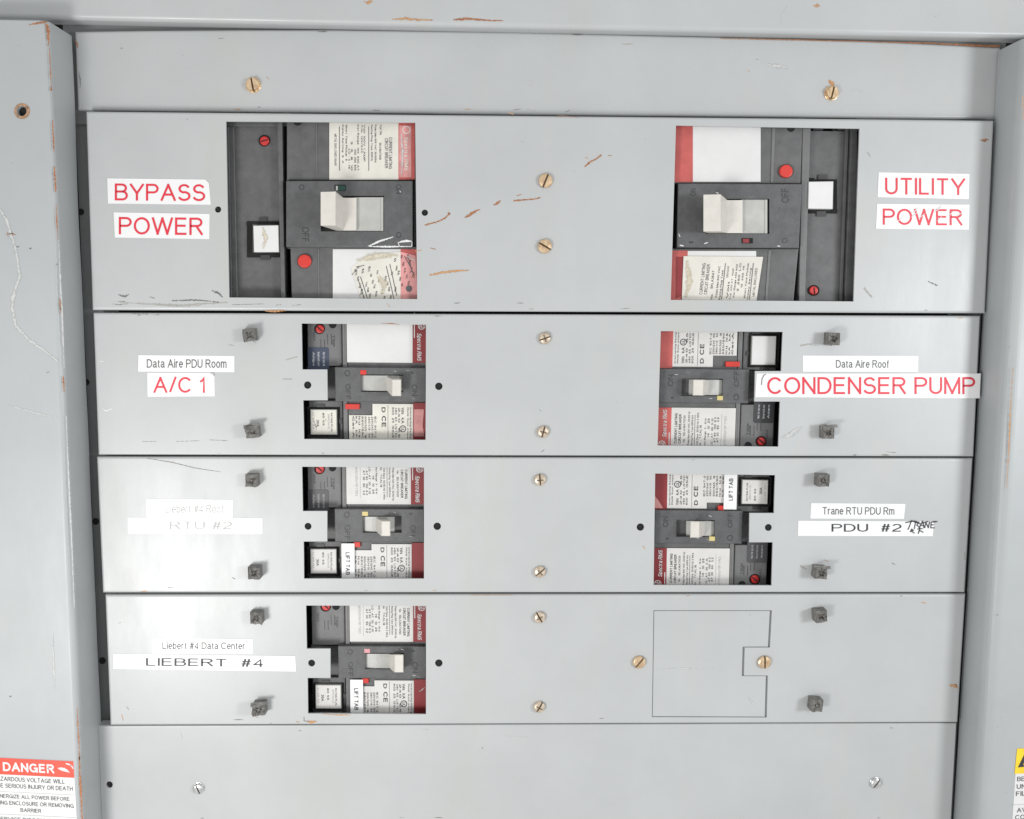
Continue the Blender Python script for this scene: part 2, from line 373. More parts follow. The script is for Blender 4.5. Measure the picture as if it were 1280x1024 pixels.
# ------------------------------------------------------------------ cabinet
cab = thing('switchboard_cabinet', 'painted grey steel switchboard cabinet with deep rust-edged side frames round the breaker plates', 'electrical cabinet', (0, .05, -.40))
def side_frame(sgn, xt, xb, name_label):
    x = (P(xt[0], xt[1], YF).x+P(xb[0], xb[1], YF).x)/2
    zt = P(60, 26, YF).z if sgn < 0 else P(1279, 46, YF).z
    zb = P(640, 1130, YF).z
    m = MB(); r = .006 if sgn < 0 else .011; far = x+sgn*.22
    # cross-section from the far front edge over the bend to the back of the inner wall
    prof = [(far, YF), (x+sgn*r, YF)]
    for k in range(1, 9):
        t = math.pi/2*k/8
        prof.append((x+sgn*r-sgn*r*math.sin(t), YF+r-r*math.cos(t)))
    prof.append((x, .0085)); prof.append((x+sgn*.002, .0085)); 
    holes = []
    if sgn < 0:
        h = m.xz(circ(27, 139, 6.2, 20), YF); holes = [h]
    pl = [(prof[0][0], zb), (prof[1][0], zb), (prof[1][0], zt), (prof[0][0], zt)]
    m.slab(pl, YF, .004, PAINT2, holes=holes, px_is_world=True)
    for i in range(1, len(prof)-1):
        (xa, ya), (xc, yc) = prof[i], prof[i+1]
        N = 30
        for j in range(N):
            z0 = zb+(zt-zb)*j/N; z1 = zb+(zt-zb)*(j+1)/N
            wob = lambda z, yy: .0009*noise.noise(Vector((z*9, yy*3, sgn))) * (1 if yy > -.01 else 0)
            q = [(xa+wob(z0, ya), ya, z0), (xc+wob(z0, yc), yc, z0), (xc+wob(z1, yc), yc, z1), (xa+wob(z1, ya), ya, z1)]
            if sgn > 0: q.reverse()
            m.face(q, PAINT2, smooth=(1 <= i <= 8))
    # end cap at the top
    cap = [(px_, py_, zt) for px_, py_ in prof]+[(far, .0085, zt)]
    m.face(cap, PAINT2)
    if sgn < 0:
        hb = m.xz(circ(27, 139, 6.2, 20), YF)
        m.face([(p[0], YF+.0039, p[1]) for p in reversed(hb)], INSIDE)
    return m, x, zt
mL, xL, zL = side_frame(-1, (61, 200-172), (103, 1024), '')
fl = mL.build('side_frame', cab, 'left side frame with rust along its bend and a pale scrape')
mR, xR, zR = side_frame(1, (1283, 60), (1222, 1024), '')
fr = mR.build('side_frame', cab, 'right side frame, smooth and bright')
# marks on the left frame
m = MB()
V = lambda y: 61+(103-61)*(y-28)/996
m.ribbon([(58, 27), (59.5, 34), (60, 45), (60, 58)], [5, 8, 5, 2], YF, RUST)
m.ribbon([(36, 31), (48, 28.5), (58, 27.5)], [2, 4, 4], YF, RUST)
for y0, y1, w in ((150, 190, 3.5), (208, 240, 5), (372, 392, 4), (470, 490, 4), (885, 950, 3), (945, 1030, 5.5), (255, 300, 2.5), (60, 110, 2.5), (108, 114, 4)):
    m.ribbon([(V(y0)-.5, y0), (V((y0+y1)/2)-.5, (y0+y1)/2), (V(y1)-.5, y1)], [w*.6, w, w*.6], YF, RUST)
m.ribbon([(7, 293), (14, 292), (20, 294)], 4, YF, RUST); m.ribbon([(9, 290), (10, 297)], 3, YF, RUST); m.ribbon([(15, 289), (15.5, 295)], 3, YF, RUST)
mr_ = MB(); mr_.slab(circ(27.5, 139, 10, 20), YF-.0002, .0001, plain('rusty_hole_rim', (.33, .2, .12), .6, var=.5, scale=400), holes=[circ(27, 139, 6.3, 20)])
mr_.build('hole_rim', fl)
m.build_each(fl)
m = MB()
m.ribbon([(0, 262), (8, 275), (16, 300), (22, 325), (25, 345), (17, 368), (15, 385), (20, 408), (36, 425), (55, 438), (72, 452)], [5, 6, 6, 4, 6, 6, 6, 6, 5, 5, 4], YF, SCRAPE)
m.ribbon([(10, 506), (30, 512), (55, 519), (74, 523)], 3, YF, SCRAPE)
m.ribbon([(66, 790), (67, 830), (68, 862)], 4, YF, SCRAPE)
for x, y in ((22, 308), (38, 310), (60, 465), (13, 870), (72, 330)): m.ribbon([(x-2, y), (x, y+1), (x+2, y)], 3, YF, SCUFF)
for y0, y1 in ((300, 460), (520, 760)): m.ribbon([(V(y0)+1, y0), (V((y0+y1)/2)+1, (y0+y1)/2), (V(y1)+1, y1)], 3, YF, SCRAPE)
m.build_each(fl)
m = MB()
m.ribbon([(1266, 460), (1262, 540), (1258, 610)], 3, YF, OCHRE); m.ribbon([(1278, 120), (1279, 150)], 4, YF, OCHRE)
m.ribbon([(1262, 432), (1262, 436)], 3, YF, SCUFF); m.ribbon([(1246, 768), (1248, 770)], 3, YF, SCUFF)
m.build_each(fr)

# top rail: face, bend, underside
m = MB()
A0, A1 = P(-60, 21, YR), P(1400, 49.5, YR)
T0, T1 = P(-60, -90, YR), P(1400, -90, YR)
r = .0042; prof = [(0, 0)]
for k in range(0, 9):
    t = math.pi/2*k/8; prof.append((r-r*math.sin(t), r-r*math.cos(t)))
N = 40
def edge(i): 
    f = i/N; p = A0.lerp(A1, f); return p.x, p.z-.0035*math.sin(math.pi*f)*0
for i in range(N):
    xa, za = edge(i); xb, zb2 = edge(i+1)
    za_, zb_ = za, zb2
    m.face([(xa, YR, T0.z), (xa, YR, za+r), (xb, YR, zb2+r), (xb, YR, T0.z)], PAINT)
    for (o0, d0), (o1, d1) in zip(prof[1:], prof[2:]):
        m.face([(xa, YR+d0, za+o0), (xa, YR+d1, za+o1), (xb, YR+d1, zb2+o1), (xb, YR+d0, zb2+o0)], PAINT, smooth=True)
    m.face([(xa, YR+r, za), (xa, YFILL+.003, za), (xb, YFILL+.003, zb2), (xb, YR+r, zb2)], PAINT)
tr = m.build('top_rail', cab)
m = MB()
m.ribbon([(490, 24), (505, 23), (522, 25), (541, 25)], [2, 5, 4, 2], YR, OCHRE); m.ribbon([(528, 25), (540, 25.5)], 3, YR, RUST)
m.ribbon([(567, 24.5), (580, 23.5), (595, 24.5), (615, 26), (629, 26)], [3, 6, 4, 3, 2], YR, RUST)
m.ribbon([(455, 2), (461, 3), (466, 2)], 7, YR, OCHRE); m.ribbon([(1017, 7), (1021, 7), (1025, 8)], 7, YR, OCHRE)
m.ribbon([(984, 6), (979, 18), (975, 30)], 2, YR, SCRAPE)
m.build_each(tr)

# recess behind the plates
m = MB()
m.rect(60, 20, 1290, 1120, .060, .002, INSIDE)
m.build('back_panel', cab)
for (q, hs, lab) in ((((84, 60), (140, 60), (175, 1120), (110, 1120)), ((101, 265), (107.5, 478), (119.5, 652), (128, 826)), 'left strip'),
                (((1190, 60), (1262, 60), (1232, 1120), (1150, 1120)), ((1213.5, 653), (1206, 826)), 'right strip')):
    m = MB(); xs = [P(x, y, YS).x for x, y in q]
    zt, zb = P(640, 50, YS).z, P(640, 1100, YS).z
    if lab[0] == 'l': x0, x1 = xL-.004, xL+.026
    else: x0, x1 = xR-.026, xR+.004
    m.slab([(x0, zb), (x1, zb), (x1, zt), (x0, zt)], YS, .002, STRIPM, px_is_world=True)
    for x, y in hs: m.disc(x, y, 4.2, YS-.0003, .0002, INSIDE)
    m.build('mounting_strip', cab)

m = MB(); m.slab([(xL-.01, P(600, 160, .016).z), (xR+.01, P(600, 160, .016).z), (xR+.01, P(600, -20, .016).z), (xL-.01, P(600, -20, .016).z)], .016, .002, STRIPM, px_is_world=True)  # strip added behind the top gap so it reads shaded grey, not black
m.build('gap_backing_strip', cab)
# stickers on the frame
def S(u, v): return (-22+u+.055*v, 946.5+.048*u+v)
def sq(u0, v0, u1, v1): return [S(u0, v0), S(u1, v0), S(u1, v1), S(u0, v1)]
m = MB()
m.slab(sq(0, 0, 114, 150), YF-.0003, .0003, WHITE)
m.slab(sq(0, 0, 113.6, 20.5), YF-.0005, .0002, DRED)
m.text('DANGER', sq(25, 4.6, 89.5, 16.6), YF-.0005, WHITE, thin=.035)
for t, u0, u1, v0, v1 in (('HAZARDOUS VOLTAGE WILL', 12, 101, 23.2, 28.8), ('CAUSE SERIOUS INJURY OR DEATH', 3, 111, 31.6, 37.2),
                          ('DE-ENERGIZE ALL POWER BEFORE', 5, 106, 45, 50), ('OPENING ENCLOSURE OR REMOVING', 2, 111, 53.2, 58.4),
                          ('BARRIER', 44, 70, 61.6, 66.6), ('SERVICE DISCONNECT', 14, 92, 73.6, 78.6)):
    m.text(t, sq(u0, v0, u1, v1), YF-.0003, INKG, thin=-.004)
for v in (41.8, 70): m.slab(sq(1, v, 113, v+.6), YF-.00045, .0001, INKF)
m.ribbon([S(94, 9), S(101, 10.5), S(108, 14)], [2, 6, 3], YF-.0006, WSCR); m.ribbon([S(104, 3), S(112, 5)], 5, YF-.0006, WSCR)
m.ribbon([S(110, 4), S(113, 9)], 5, YF-.0006, WSCR)
m.build('danger_sticker', fl, 'red and white DANGER sticker')
m = MB()
q = [(1271.5, 936), (1385, 931), (1383, 1110), (1260, 1110)]
m.slab(q, YF-.0003, .0003, WHITE, r=.0002)
m.slab([(1271.5, 936), (1385, 931), (1384, 962), (1268.3, 967.5)], YF-.0005, .0002, DYEL)
m.slab([(1272.5, 959.5), (1283, 938), (1296, 957)], YF-.0007, .0002, INK)
m.slab([(1279, 956.5), (1283, 947), (1290, 955)], YF-.0009, .0002, DYEL)
for t, x0, x1, y0 in (('BEFORE ENERGIZING THE', 1271.5, 1370, 971), ('UNIT INSTALL ALL', 1271, 1352, 980.5), ('FILLER PLATES', 1270, 1340, 989.5), ('AVOID CONTACT WITH', 1271, 1368, 1010), ('COVERS OPEN', 1269, 1330, 1019)):
    m.text(t, [(x0, y0), (x1, y0-4), (x1, y0+2), (x0, y0+6)], YF-.0003, INKG, thin=-.004)
m.slab([(1265, 1006), (1383, 1001), (1383, 1001.6), (1265, 1006.6)], YF-.00045, .0001, INKF)
m.build('caution_sticker', fr, 'yellow and white caution sticker at the frame edge')

# ------------------------------------------------------------------ screws and posts
def screw(parent, px, py, rpx, Y, metal, slot, hexa=False, cross=False, label=None, h=.003, wash=False):
    """slotted dome head; slot = angle in degrees"""
    m = MB(); c0 = P(px, py, Y-h*.5); R = rpx*.0007*(1-0)
    ca, sa = math.cos(math.radians(slot)), math.sin(math.radians(slot))
    def w(x, z, y): return (c0.x+x*ca-z*sa, y, c0.z+x*sa+z*ca)
    if hexa or wash:
        m.slab([(c0.x+R*1.12*math.cos(k*math.pi/12), c0.z+R*1.12*math.sin(k*math.pi/12)) for k in range(24)], Y-.0008, .0008, metal, r=.0003, px_is_world=True)
    sw = R*.13; N = 14
    prof = [(1.0, 0), (1.0, .45), (.93, .72), (.78, .9), (.5, 1.0), (0, 1.03)]
    if hexa: prof = [(1.0, 0), (1.0, .8), (.9, 1.0), (.5, 1.0), (0, 1.0)]
    def ring(fr_, hh, side):
        out = []
        for k in range(N+1):
            t = -math.pi/2+math.pi*k/N
            rr = R*fr_
            if hexa and fr_ > .85:
                t2 = (t+math.pi*2) % (math.pi/3)-math.pi/6; rr = R*fr_*.90/math.cos(t2)
            x = max(rr*math.cos(t), sw)*side; z = rr*math.sin(t)*side
            if rr*math.cos(t) < sw: z = math.copysign(math.sqrt(max(rr*rr-sw*sw, 0)), z) if rr > sw else 0
            out.append(w(x, z, Y-.0006-h*hh))
        return out
    for side in (1, -1):
        prev = None
        for fr_, hh in prof:
            cur = ring(fr_, hh, side)
            if prev:
                for k in range(N): m.face([prev[k], prev[k+1], cur[k+1], cur[k]], metal, smooth=True)
                # slot wall
                m.face([prev[0], cur[0], (cur[0][0]*.5+cur[N][0]*.5, cur[0][1], cur[0][2]*.5+cur[N][2]*.5), (prev[0][0]*.5+prev[N][0]*.5, prev[0][1], prev[0][2]*.5+prev[N][2]*.5)], metal)
                m.face([prev[N], cur[N], (cur[0][0]*.5+cur[N][0]*.5, cur[0][1], cur[0][2]*.5+cur[N][2]*.5), (prev[0][0]*.5+prev[N][0]*.5, prev[0][1], prev[0][2]*.5+prev[N][2]*.5)], metal)
            prev = cur
    # slot floor
    fl_ = [w(-sw*1.1, -R*.97, Y-.0006-h*.35), w(sw*1.1, -R*.97, Y-.0006-h*.35), w(sw*1.1, R*.97, Y-.0006-h*.35), w(-sw*1.1, R*.97, Y-.0006-h*.35)]
    m.face(fl_, SLOT)
    m.face([w(-sw, -R*.97, Y), w(sw, -R*.97, Y), fl_[1], fl_[0]], SLOT)
    if cross:
        for sx in (-1, 1):
            m.face([w(sx*sw, -sw*.8, Y-.0007-h*1.03), w(sx*R*.62, -sw*.8, Y-.0007-h*.98), w(sx*R*.62, sw*.8, Y-.0007-h*.98), w(sx*sw, sw*.8, Y-.0007-h*1.03)], SLOT)
    return m.build('screw', parent, label)
SLOT = plain('slot_shadow_metal', (.14, .10, .06), .6)

def post(parent, px, py, kind, label=None):
    """broken square plastic stub, hollow or sheared at its end"""
    m = MB(); rd = random.Random(int(px*3+py)); Yb = 0.0; h = .0085+rd.random()*.003
    c0 = P(px, py, -h); hw = .0053
    rot = math.radians(rd.uniform(-7, 7))
    def w(x, z, y): return Vector((c0.x+x*math.cos(rot)-z*math.sin(rot), y, c0.z+x*math.sin(rot)+z*math.cos(rot)))
    NS = 20; per = []
    for k in range(NS):
        t = (k/NS)*4; e = int(t); f = t-e; f2 = (f*2-1)
        x, z = ((f2, -1), (1, f2), (-f2, 1), (-1, -f2))[e]
        per.append((x, z))
    bx, bz = rd.uniform(-.5, .5)*.0, 0
    rows = []
    lev = [(0, 1.0), (.5, 1.0), (.85, 1.0)]
    for y, sc in lev: rows.append([w(x*hw*sc, z*hw*sc, -y*h) for x, z in per])
    top = []
    for x, z in per:
        jag = 1+.22*noise.noise(Vector((x*1.7+px, z*1.7, py)))+(.18*x if kind == 'left' else -.15*x)
        top.append(w(x*hw*(1+.08*rd.uniform(-1, 1)), z*hw*(1+.10*rd.uniform(-1, 1)), -h*jag))
    rows.append(top)
    inner = [w(x*hw*.5*(1+.25*rd.uniform(-1, 1)), z*hw*.5*(1+.25*rd.uniform(-1, 1)), -h*(.92+.2*rd.random())) for x, z in per]
    rows.append(inner)
    deep = [w(x*hw*.28, z*hw*.28, -h*(.72+.3*rd.random())) for x, z in per]
    rows.append(deep)
    for A, B in zip(rows, rows[1:]):
        for k in range(NS):
            j = (k+1) % NS; m.face([A[k], A[j], B[j], B[k]], POSTM)
    m.face(deep, POSTM)
    if kind == 'fin':   # a bent sliver left on the top
        m.quadbox([w(-hw*1.3, hw*.6, -h*1.0), w(hw*1.5, hw*.9, -h*1.0), w(hw*1.4, hw*1.35, -h*.9), w(-hw*1.3, hw*1.2, -h*.9)],
                  [w(-hw, hw*.6, -h*.5), w(hw, hw*.7, -h*.5), w(hw, hw*1., -h*.5), w(-hw, hw*1., -h*.5)], POSTM)
    return m.build('broken_post', parent, label)

# ------------------------------------------------------------------ plates
FILLG = 'blank filler plates above and below the breaker covers'
def plate(name, label, cat, q, Y, holes=(), discs=(), r=.0012, depth=.012, group=None, sub='steel_sheet'):
    ctr = P(sum(p[0] for p in q)/len(q), max(p[1] for p in q), Y)
    t = thing(name, label, cat, (ctr.x, Y+depth, ctr.z), group)
    m = MB(); hs = [list(h) for h in holes]
    hs += [circ(x, y, rr, 18) for x, y, rr in discs]
    m.slab(q, Y, depth, PAINT, r=r, holes=hs, hd=.0019)
    for x, y, rr in discs:   # the blind bottoms of the small holes
        w = m.xz(circ(x, y, rr*1.02, 18), Y)
        m.face([(p[0], Y+.0018, p[1]) for p in reversed(w)], INSIDE)
    m.build(sub, t)
    return t
top = plate('filler_plate', 'blank grey steel strip with two hex screws, above the BYPASS POWER and UTILITY POWER plate', 'cover plate',
            [(93, 39), (180, 37.8), (300, 37), (420, 37), (640, 40), (840, 44.8), (1000, 48.5), (1120, 52.5), (1251, 59), (1249, 148.8), (97, 137.6)], YFILL, r=.0022, depth=.010, group=FILLG)
screw(top, 316, 106, 8.3, YFILL, BRASS, 100-90, hexa=True, h=.0035)
screw(top, 1040, 116, 8.0, YFILL, BRASS, -12, hexa=True, h=.0035)
m = MB()
for (x0, y0, x1, y1, w, mm) in ((94, 50, 97, 60, 4, RUST), (99, 90, 100, 110, 3, SCUFF), (660, 100, 664, 108, 4, SCRAPE), (397, 39.5, 410, 40, 2.5, SCUFF),
                                (715, 43, 730, 44, 2.5, SCUFF), (600, 39, 606, 40, 3, SCUFF), (1065, 113, 1078, 114, 4, SCRAPE), (960, 80, 985, 86, 8, SCRAPE), (1036, 100, 1042, 108, 8, OCHRE),
                                (150, 60, 154, 61, 3, DUSTM)):
    m.ribbon([(x0, y0), ((x0+x1)/2+.7, (y0+y1)/2), (x1, y1)], w, YFILL, mm)
m.ribbon([(900, 48), (1000, 50), (1080, 52), (1160, 54), (1250, 58)], [1.5, 2.5, 2, 3, 5], YFILL, RUST)
m.build_each(top)
bot = plate('filler_plate', 'large blank grey steel sheet with two zinc screws, below the LIEBERT #4 plate', 'cover plate',
            [(122, 907.5), (1196, 904), (1184, 1120), (130, 1120)], .0022, discs=[(136.8, 981, 4.2)], r=.0012, depth=.012, group=FILLG)
screw(bot, 248, 986, 7.2, .0022, ZINC, 20, wash=True, h=.0026)
screw(bot, 1095, 979, 7.2, .0022, ZINC, -35, wash=True, h=.0026)
m = MB(); m.ribbon([(602, 934), (604, 936)], 4, .0022, SCUFF); m.ribbon([(630, 920), (660, 922)], 4, .0022, SCRAPE)
m.ribbon([(226, 915), (228, 925)], 4, .0022, SCRAPE)
m.build_each(bot)

WIN = {   # cut-outs, clockwise from top left
 '1L': [(282.5, 152), (519, 153.5), (521.5, 374), (286.5, 372)], '1R': [(845, 157), (1074.5, 161), (1067, 377), (838.5, 375)],
 '2L': [(377, 404.5), (532.5, 406), (532, 550), (380, 549), (379, 500.5), (409.5, 500.5), (409, 462), (378, 462)],
 '2R': [(826, 414), (978.5, 415), (976.5, 464), (944, 464), (943, 502), (975, 502), (973, 558.5), (822, 557)],
 '3L': [(377.5, 583.5), (530, 584.5), (530, 723.5), (380, 723.5), (379.5, 677), (409, 677), (409, 639), (378.5, 639)],
 '3R': [(819, 592), (969, 594), (967.5, 641.5), (937, 641.5), (936.5, 678), (966, 678), (964.5, 732), (817, 731.5)],
 '4L': [(382.5, 757), (532.5, 757.5), (532.5, 893), (385, 892), (384.5, 847.5), (413, 847.5), (413, 811), (383.5, 811)],
 '4R': [(817, 763), (965, 763), (962.5, 809.5), (931, 809.5), (930, 844.5), (960, 844.5), (958.5, 897), (815, 896.5)],
}
G = 'grey cover plates bolted in rows over the breakers'
p1 = plate('cover_plate', 'tallest grey cover plate, lettered BYPASS POWER and UTILITY POWER, rust-scratched between its openings', 'cover plate',
           [(107, 139), (1243, 150.5), (1232, 391.8), (115, 387.8)], 0, [WIN['1L'], WIN['1R']], [(272.5, 262, 4), (531, 266, 4)], group=G, r=.0022)
p2 = plate('cover_plate', 'grey cover plate lettered A/C 1 and CONDENSER PUMP', 'cover plate',
           [(116, 391), (1226, 395), (1217.5, 571), (122.5, 568.8)], 0, [WIN['2L'], WIN['2R']], [(548.5, 483, 4.7), (384.5, 481.5, 4.7)], group=G, r=.002)
p3 = plate('cover_plate', 'grey cover plate lettered PDU #2 with the shiny glare at its left end', 'cover plate',
           [(120.5, 571.2), (1216.5, 573), (1206.5, 740.8), (128, 741.3)], 0, [WIN['3L'], WIN['3R']], [(546.5, 658, 4.7), (385, 658, 4.4), (800.5, 659, 4.7), (960.5, 659.5, 4.4)], group=G, r=.002)
p4 = plate('cover_plate', 'bottom grey cover plate lettered LIEBERT #4, with a blanked-off opening at its right', 'cover plate',
           [(131, 743.8), (1207.5, 742.7), (1197.5, 903.5), (137.5, 907)], 0, [WIN['4L'], WIN['4R']], [(548.5, 829, 4.7), (389.5, 829, 4.4)], group=G, r=.002)
m = MB(); o = offset([Vector(p) for p in m.xz(WIN['4R'], .0006)], .0006); xm = P(890, 830, 0).x; m.slab([p for p in offset(o, -.0025)], .0024, .001, PAINT, px_is_world=True); o = [p+Vector((-.0013 if p.x > xm else -.0001, .0001)) for p in o]
m.slab(o, .0006, .0012, PAINT, px_is_world=True, r=.0002)
m.ribbon([(820, 837), (850, 836), (895, 836)], 3, .0006, SCRAPE)
m.ribbon([(935, 872), (942, 880)], 8, .0006, SCRAPE)
m.build('blank_insert', p4, 'blank grey insert closing the unused opening')
rd = random.Random(3)
for (pl, pts) in ((p1, ((682, 226, BRASS, 68), (681, 308, BRASS, 150))), (p2, ((681, 423, NICKEL, 20), (679, 540, NICKEL, 75))),
                  (p3, ((675, 600, NICKEL, 95), (675, 715, NICKEL, 40))), (p4, ((674.5, 772, NICKEL, 120), (674, 884, NICKEL, 60)))):
    for x, y, mt, s_ in pts:
        screw(pl, x, y, 8.6 if mt is BRASS else 7.4, 0, mt, s_-90, cross=(mt is NICKEL), h=.0034)
screw(p4, 799, 828, 8.2, 0, BRASS, -40, h=.003); screw(p4, 955.5, 828, 8.4, 0, BRASS, 2, h=.003)
for pl, pts in ((p2, ((311, 419, 'left'), (315, 540, 'fin'), (1043, 424, 'r'), (1036, 541, 'fin'))),
                (p3, ((314, 601, 'left'), (317, 717, 'left'), (1030, 601, 'r'), (1027, 717, 'fin'))),
                (p4, ((320, 773, 'left'), (323, 888, 'fin'), (1027, 771, 'r'), (1022, 883, 'r')))):
    for x, y, k in pts: post(pl, x, y, k)

# marks on the plates
m = MB()
for pts, w, mt in (([(531, 281.5), (545, 278), (556, 273), (562, 266)], [4, 3, 3, 5], RUST), ([(581, 272), (588, 268), (600, 262)], [3, 7, 3], RUST),
                   ([(617, 256), (622, 254), (626, 251)], [3, 6, 3], RUST), ([(642, 251), (655, 250), (668, 249), (676, 247)], [4, 3, 3, 3], RUST), ([(646, 245), (652, 243)], 4, RUST),
                   ([(731, 208.5), (737, 203), (745, 199), (752, 193.5)], [3, 4, 3, 4], RUST), ([(731, 197), (735, 198)], 4, OCHRE), ([(760, 194), (765, 195)], 3, RUST), ([(538, 310), (545, 312)], 5, RUST),
                   ([(537, 344), (550, 341), (565, 339.5), (586, 338)], [3, 5, 5, 3], OCHRE), ([(697, 144), (724, 147)], 2.5, RUST), ([(635, 141), (642, 143)], 5, OCHRE),
                   ([(1225, 175), (1231, 175.5), (1236, 175)], 6, RUST), ([(519, 314), (527, 313)], 4, OCHRE), ([(484, 379), (487, 384)], 4, OCHRE),
                   ([(148, 368), (156, 371), (161, 368)], [3, 6, 4], SCUFF), ([(187, 371), (193, 373)], 5, SCUFF), ([(265, 363), (272, 366), (278, 372)], [3, 6, 3], SCUFF),
                   ([(215, 376), (240, 375), (275, 378)], [3, 4, 2], SCUFF), ([(290, 381), (330, 380)], 3, SCUFF), ([(345, 381.5), (352, 381)], 3, SCUFF), ([(365, 382), (376, 381)], 3, SCUFF), ([(140, 380), (150, 381), (160, 380)], 2, SCUFF),
                   ([(331, 388.5), (345, 389), (357, 388.5)], 5, OCHRE), ([(233, 149), (235, 149)], 4, SCUFF), ([(805, 174), (812, 176)], 4, SCRAPE), ([(650, 176), (655, 178)], 4, SCRAPE), ([(716, 214), (720, 215)], 3, SCRAPE),
                   ([(1160, 352), (1172, 357)], 9, SCUFF), ([(1084, 190), (1088, 196)], 6, DUSTM), ([(1080, 360), (1090, 372)], 9, DUSTM), ([(150, 378), (230, 382), (285, 378)], 5, DUSTM)):
    m.ribbon(pts, w, 0, mt)
m.build_each(p1)
m = MB()
for pts, w, mt in (([(165, 388+4), (185, 393)], 3, SCUFF), ([(178, 552), (196, 552)], 2.5, SCUFF), ([(220, 552), (250, 551)], 2.5, SCUFF), ([(262, 550), (284, 551)], 3, SCUFF),
                   ([(125, 452), (129, 452)], 3, WSCR), ([(128, 511), (133, 514), (140, 511)], 3, WSCR), ([(357, 450), (372, 446)], 5, DUSTM), ([(353, 474), (365, 474)], 6, DUSTM),
                   ([(976, 548), (990, 542), (1003, 534)], 10, SCRAPE), ([(1108, 565), (1120, 566)], 3, SCUFF), ([(476, 404), (488, 404.5), (500, 406)], 2, RUST), ([(1000, 432), (1015, 430)], 8, DUSTM),
                   ([(286, 431), (292, 432)], 2, SCUFF)):
    m.ribbon(pts, w, 0, mt)
m.build_each(p2)
m = MB()
for pts, w, mt in (([(184, 573), (215, 578), (243, 585), (262, 588), (276, 590)], [.8, 1.2, 1.1, .9, .5], HAIRM), ([(290, 722), (294, 724)], 5, SCUFF), ([(1115, 704), (1119, 706)], 4, SCUFF),
                   ([(1000, 707), (1008, 712)], 10, DUSTM), ([(1030, 700), (1036, 702)], 4, RUST), ([(1222-16, 690), (1206, 700)], 2, SCUFF)):
    m.ribbon(pts, w, 0, mt)
m.build_each(p3)
m = MB()
for pts, w, mt in (([(380, 896), (380, 901), (386, 903)], 2.2, HAIRM), ([(384, 901), (390, 903), (396, 902)], 7, OCHRE), ([(370, 902), (374, 903)], 6, YELM if False else OCHRE), ([(402, 892.5), (430, 894), (438, 894)], 3, OCHRE),
                   ([(1187, 856), (1193, 857), (1197, 861)], [5, 9, 4], OCHRE), ([(1194, 855), (1197, 858)], 4, RUST), ([(152, 893), (154, 901)], 4, OCHRE), ([(158, 883), (161, 887)], 3, SCUFF),
                   ([(1152, 753), (1157, 754)], 6, OCHRE), ([(148, 779), (151, 778)], 3, SCUFF), ([(314, 893), (322, 897)], 4, RUST), ([(589, 744), (640, 744)], 2, OCHRE)):
    m.ribbon(pts, w, 0, mt)
m.build_each(p4)

rc = random.Random(21)
for pl, q4, Y, n in ((p1, ((107, 139), (1243, 150.5), (1232, 391), (115, 387)), 0, 16), (p2, ((116, 391), (1226, 395), (1217, 571), (122, 568)), 0, 14), (p3, ((120, 571), (1216, 573), (1206, 740), (128, 741)), 0, 10),
                     (p4, ((131, 744), (1207, 742), (1197, 903), (137, 907)), 0, 10), (top, ((95, 44), (1245, 60), (1245, 146), (98, 136)), YFILL, 12), (bot, ((140, 912), (1190, 908), (1180, 1024), (145, 1024)), .0022, 8)):
    m = MB()
    for k in range(n):
        u = rc.random(); edge_ = rc.random() < .65; v = rc.choice([.985, .99, .015, .96]) if edge_ else rc.random()
        p = lerpq(q4, u, v)
        if any(min(a[0] for a in w_)-12 < p.x < max(a[0] for a in w_)+12 and min(a[1] for a in w_)-12 < p.y < max(a[1] for a in w_)+12 for w_ in WIN.values()): continue
        a_ = rc.uniform(-.35, .35) if edge_ else rc.uniform(-1.5, 1.5); L_ = rc.uniform(1.5, 7) if edge_ else rc.uniform(1, 3.5)
        d = Vector((math.cos(a_), math.sin(a_)*(.2 if edge_ else 1)))*L_
        m.ribbon([tuple(p-d), (p.x+rc.uniform(-.5, .5), p.y+rc.uniform(-.5, .5)), tuple(p+d)], rc.uniform(1.2, 2.6), Y, rc.choice([SCUFF, SCUFF, HAIRM, OCHRE, SCRAPE, DUSTM]))
    m.build_each(pl)

# stickers
def sticker(parent, q, texts, label, paper=TAPE, corner=None, hair=None):
    m = MB(); Y = -.0004
    m.slab(q, Y, .0004, paper)
    for t in texts: m.text(t[0], t[1], Y, t[2], thin=t[3], space=t[4] if len(t) > 4 else 1.0)
    if corner: m.face([P(x, y, Y-.0006) if i == 2 else P(x, y, Y-.00012) for i, (x, y) in enumerate(corner)], INKF)
    if hair: 
        for h_ in hair: m.stroke(h_[0], h_[1], Y, h_[2])
    return m.build('name_sticker', parent, label)
def tq(x0, y0, x1, y1, s=0.): return [(x0, y0), (x1, y0+s), (x1, y1+s), (x0, y1)]
T = -.012
sticker(p1, [(134, 223), (256.5, 224.5), (261, 229), (263.5, 256), (135, 254.5)], [('BYPASS', tq(143.5, 229, 256.5, 251, 1), REDI, T)], 'white sticker with red BYPASS')
sticker(p1, [(142, 265.5), (262, 267.5), (261.5, 299), (143.5, 297)], [('POWER', tq(148.5, 271, 254, 293.5, 1), REDI, T)], 'white sticker with red POWER under BYPASS')
sticker(p1, [(1098.5, 215.5), (1212, 217.5), (1211, 249), (1097, 246.5)], [('UTILITY', tq(1106.5, 221.7, 1207, 243, 1), REDI, T)], 'white sticker with red UTILITY')
sticker(p1, [(1096.5, 255), (1212, 256), (1211, 287), (1095, 286)], [('POWER', tq(1103.5, 260.5, 1203.5, 281.5, 1), REDI, T)], 'white sticker with red POWER under UTILITY')
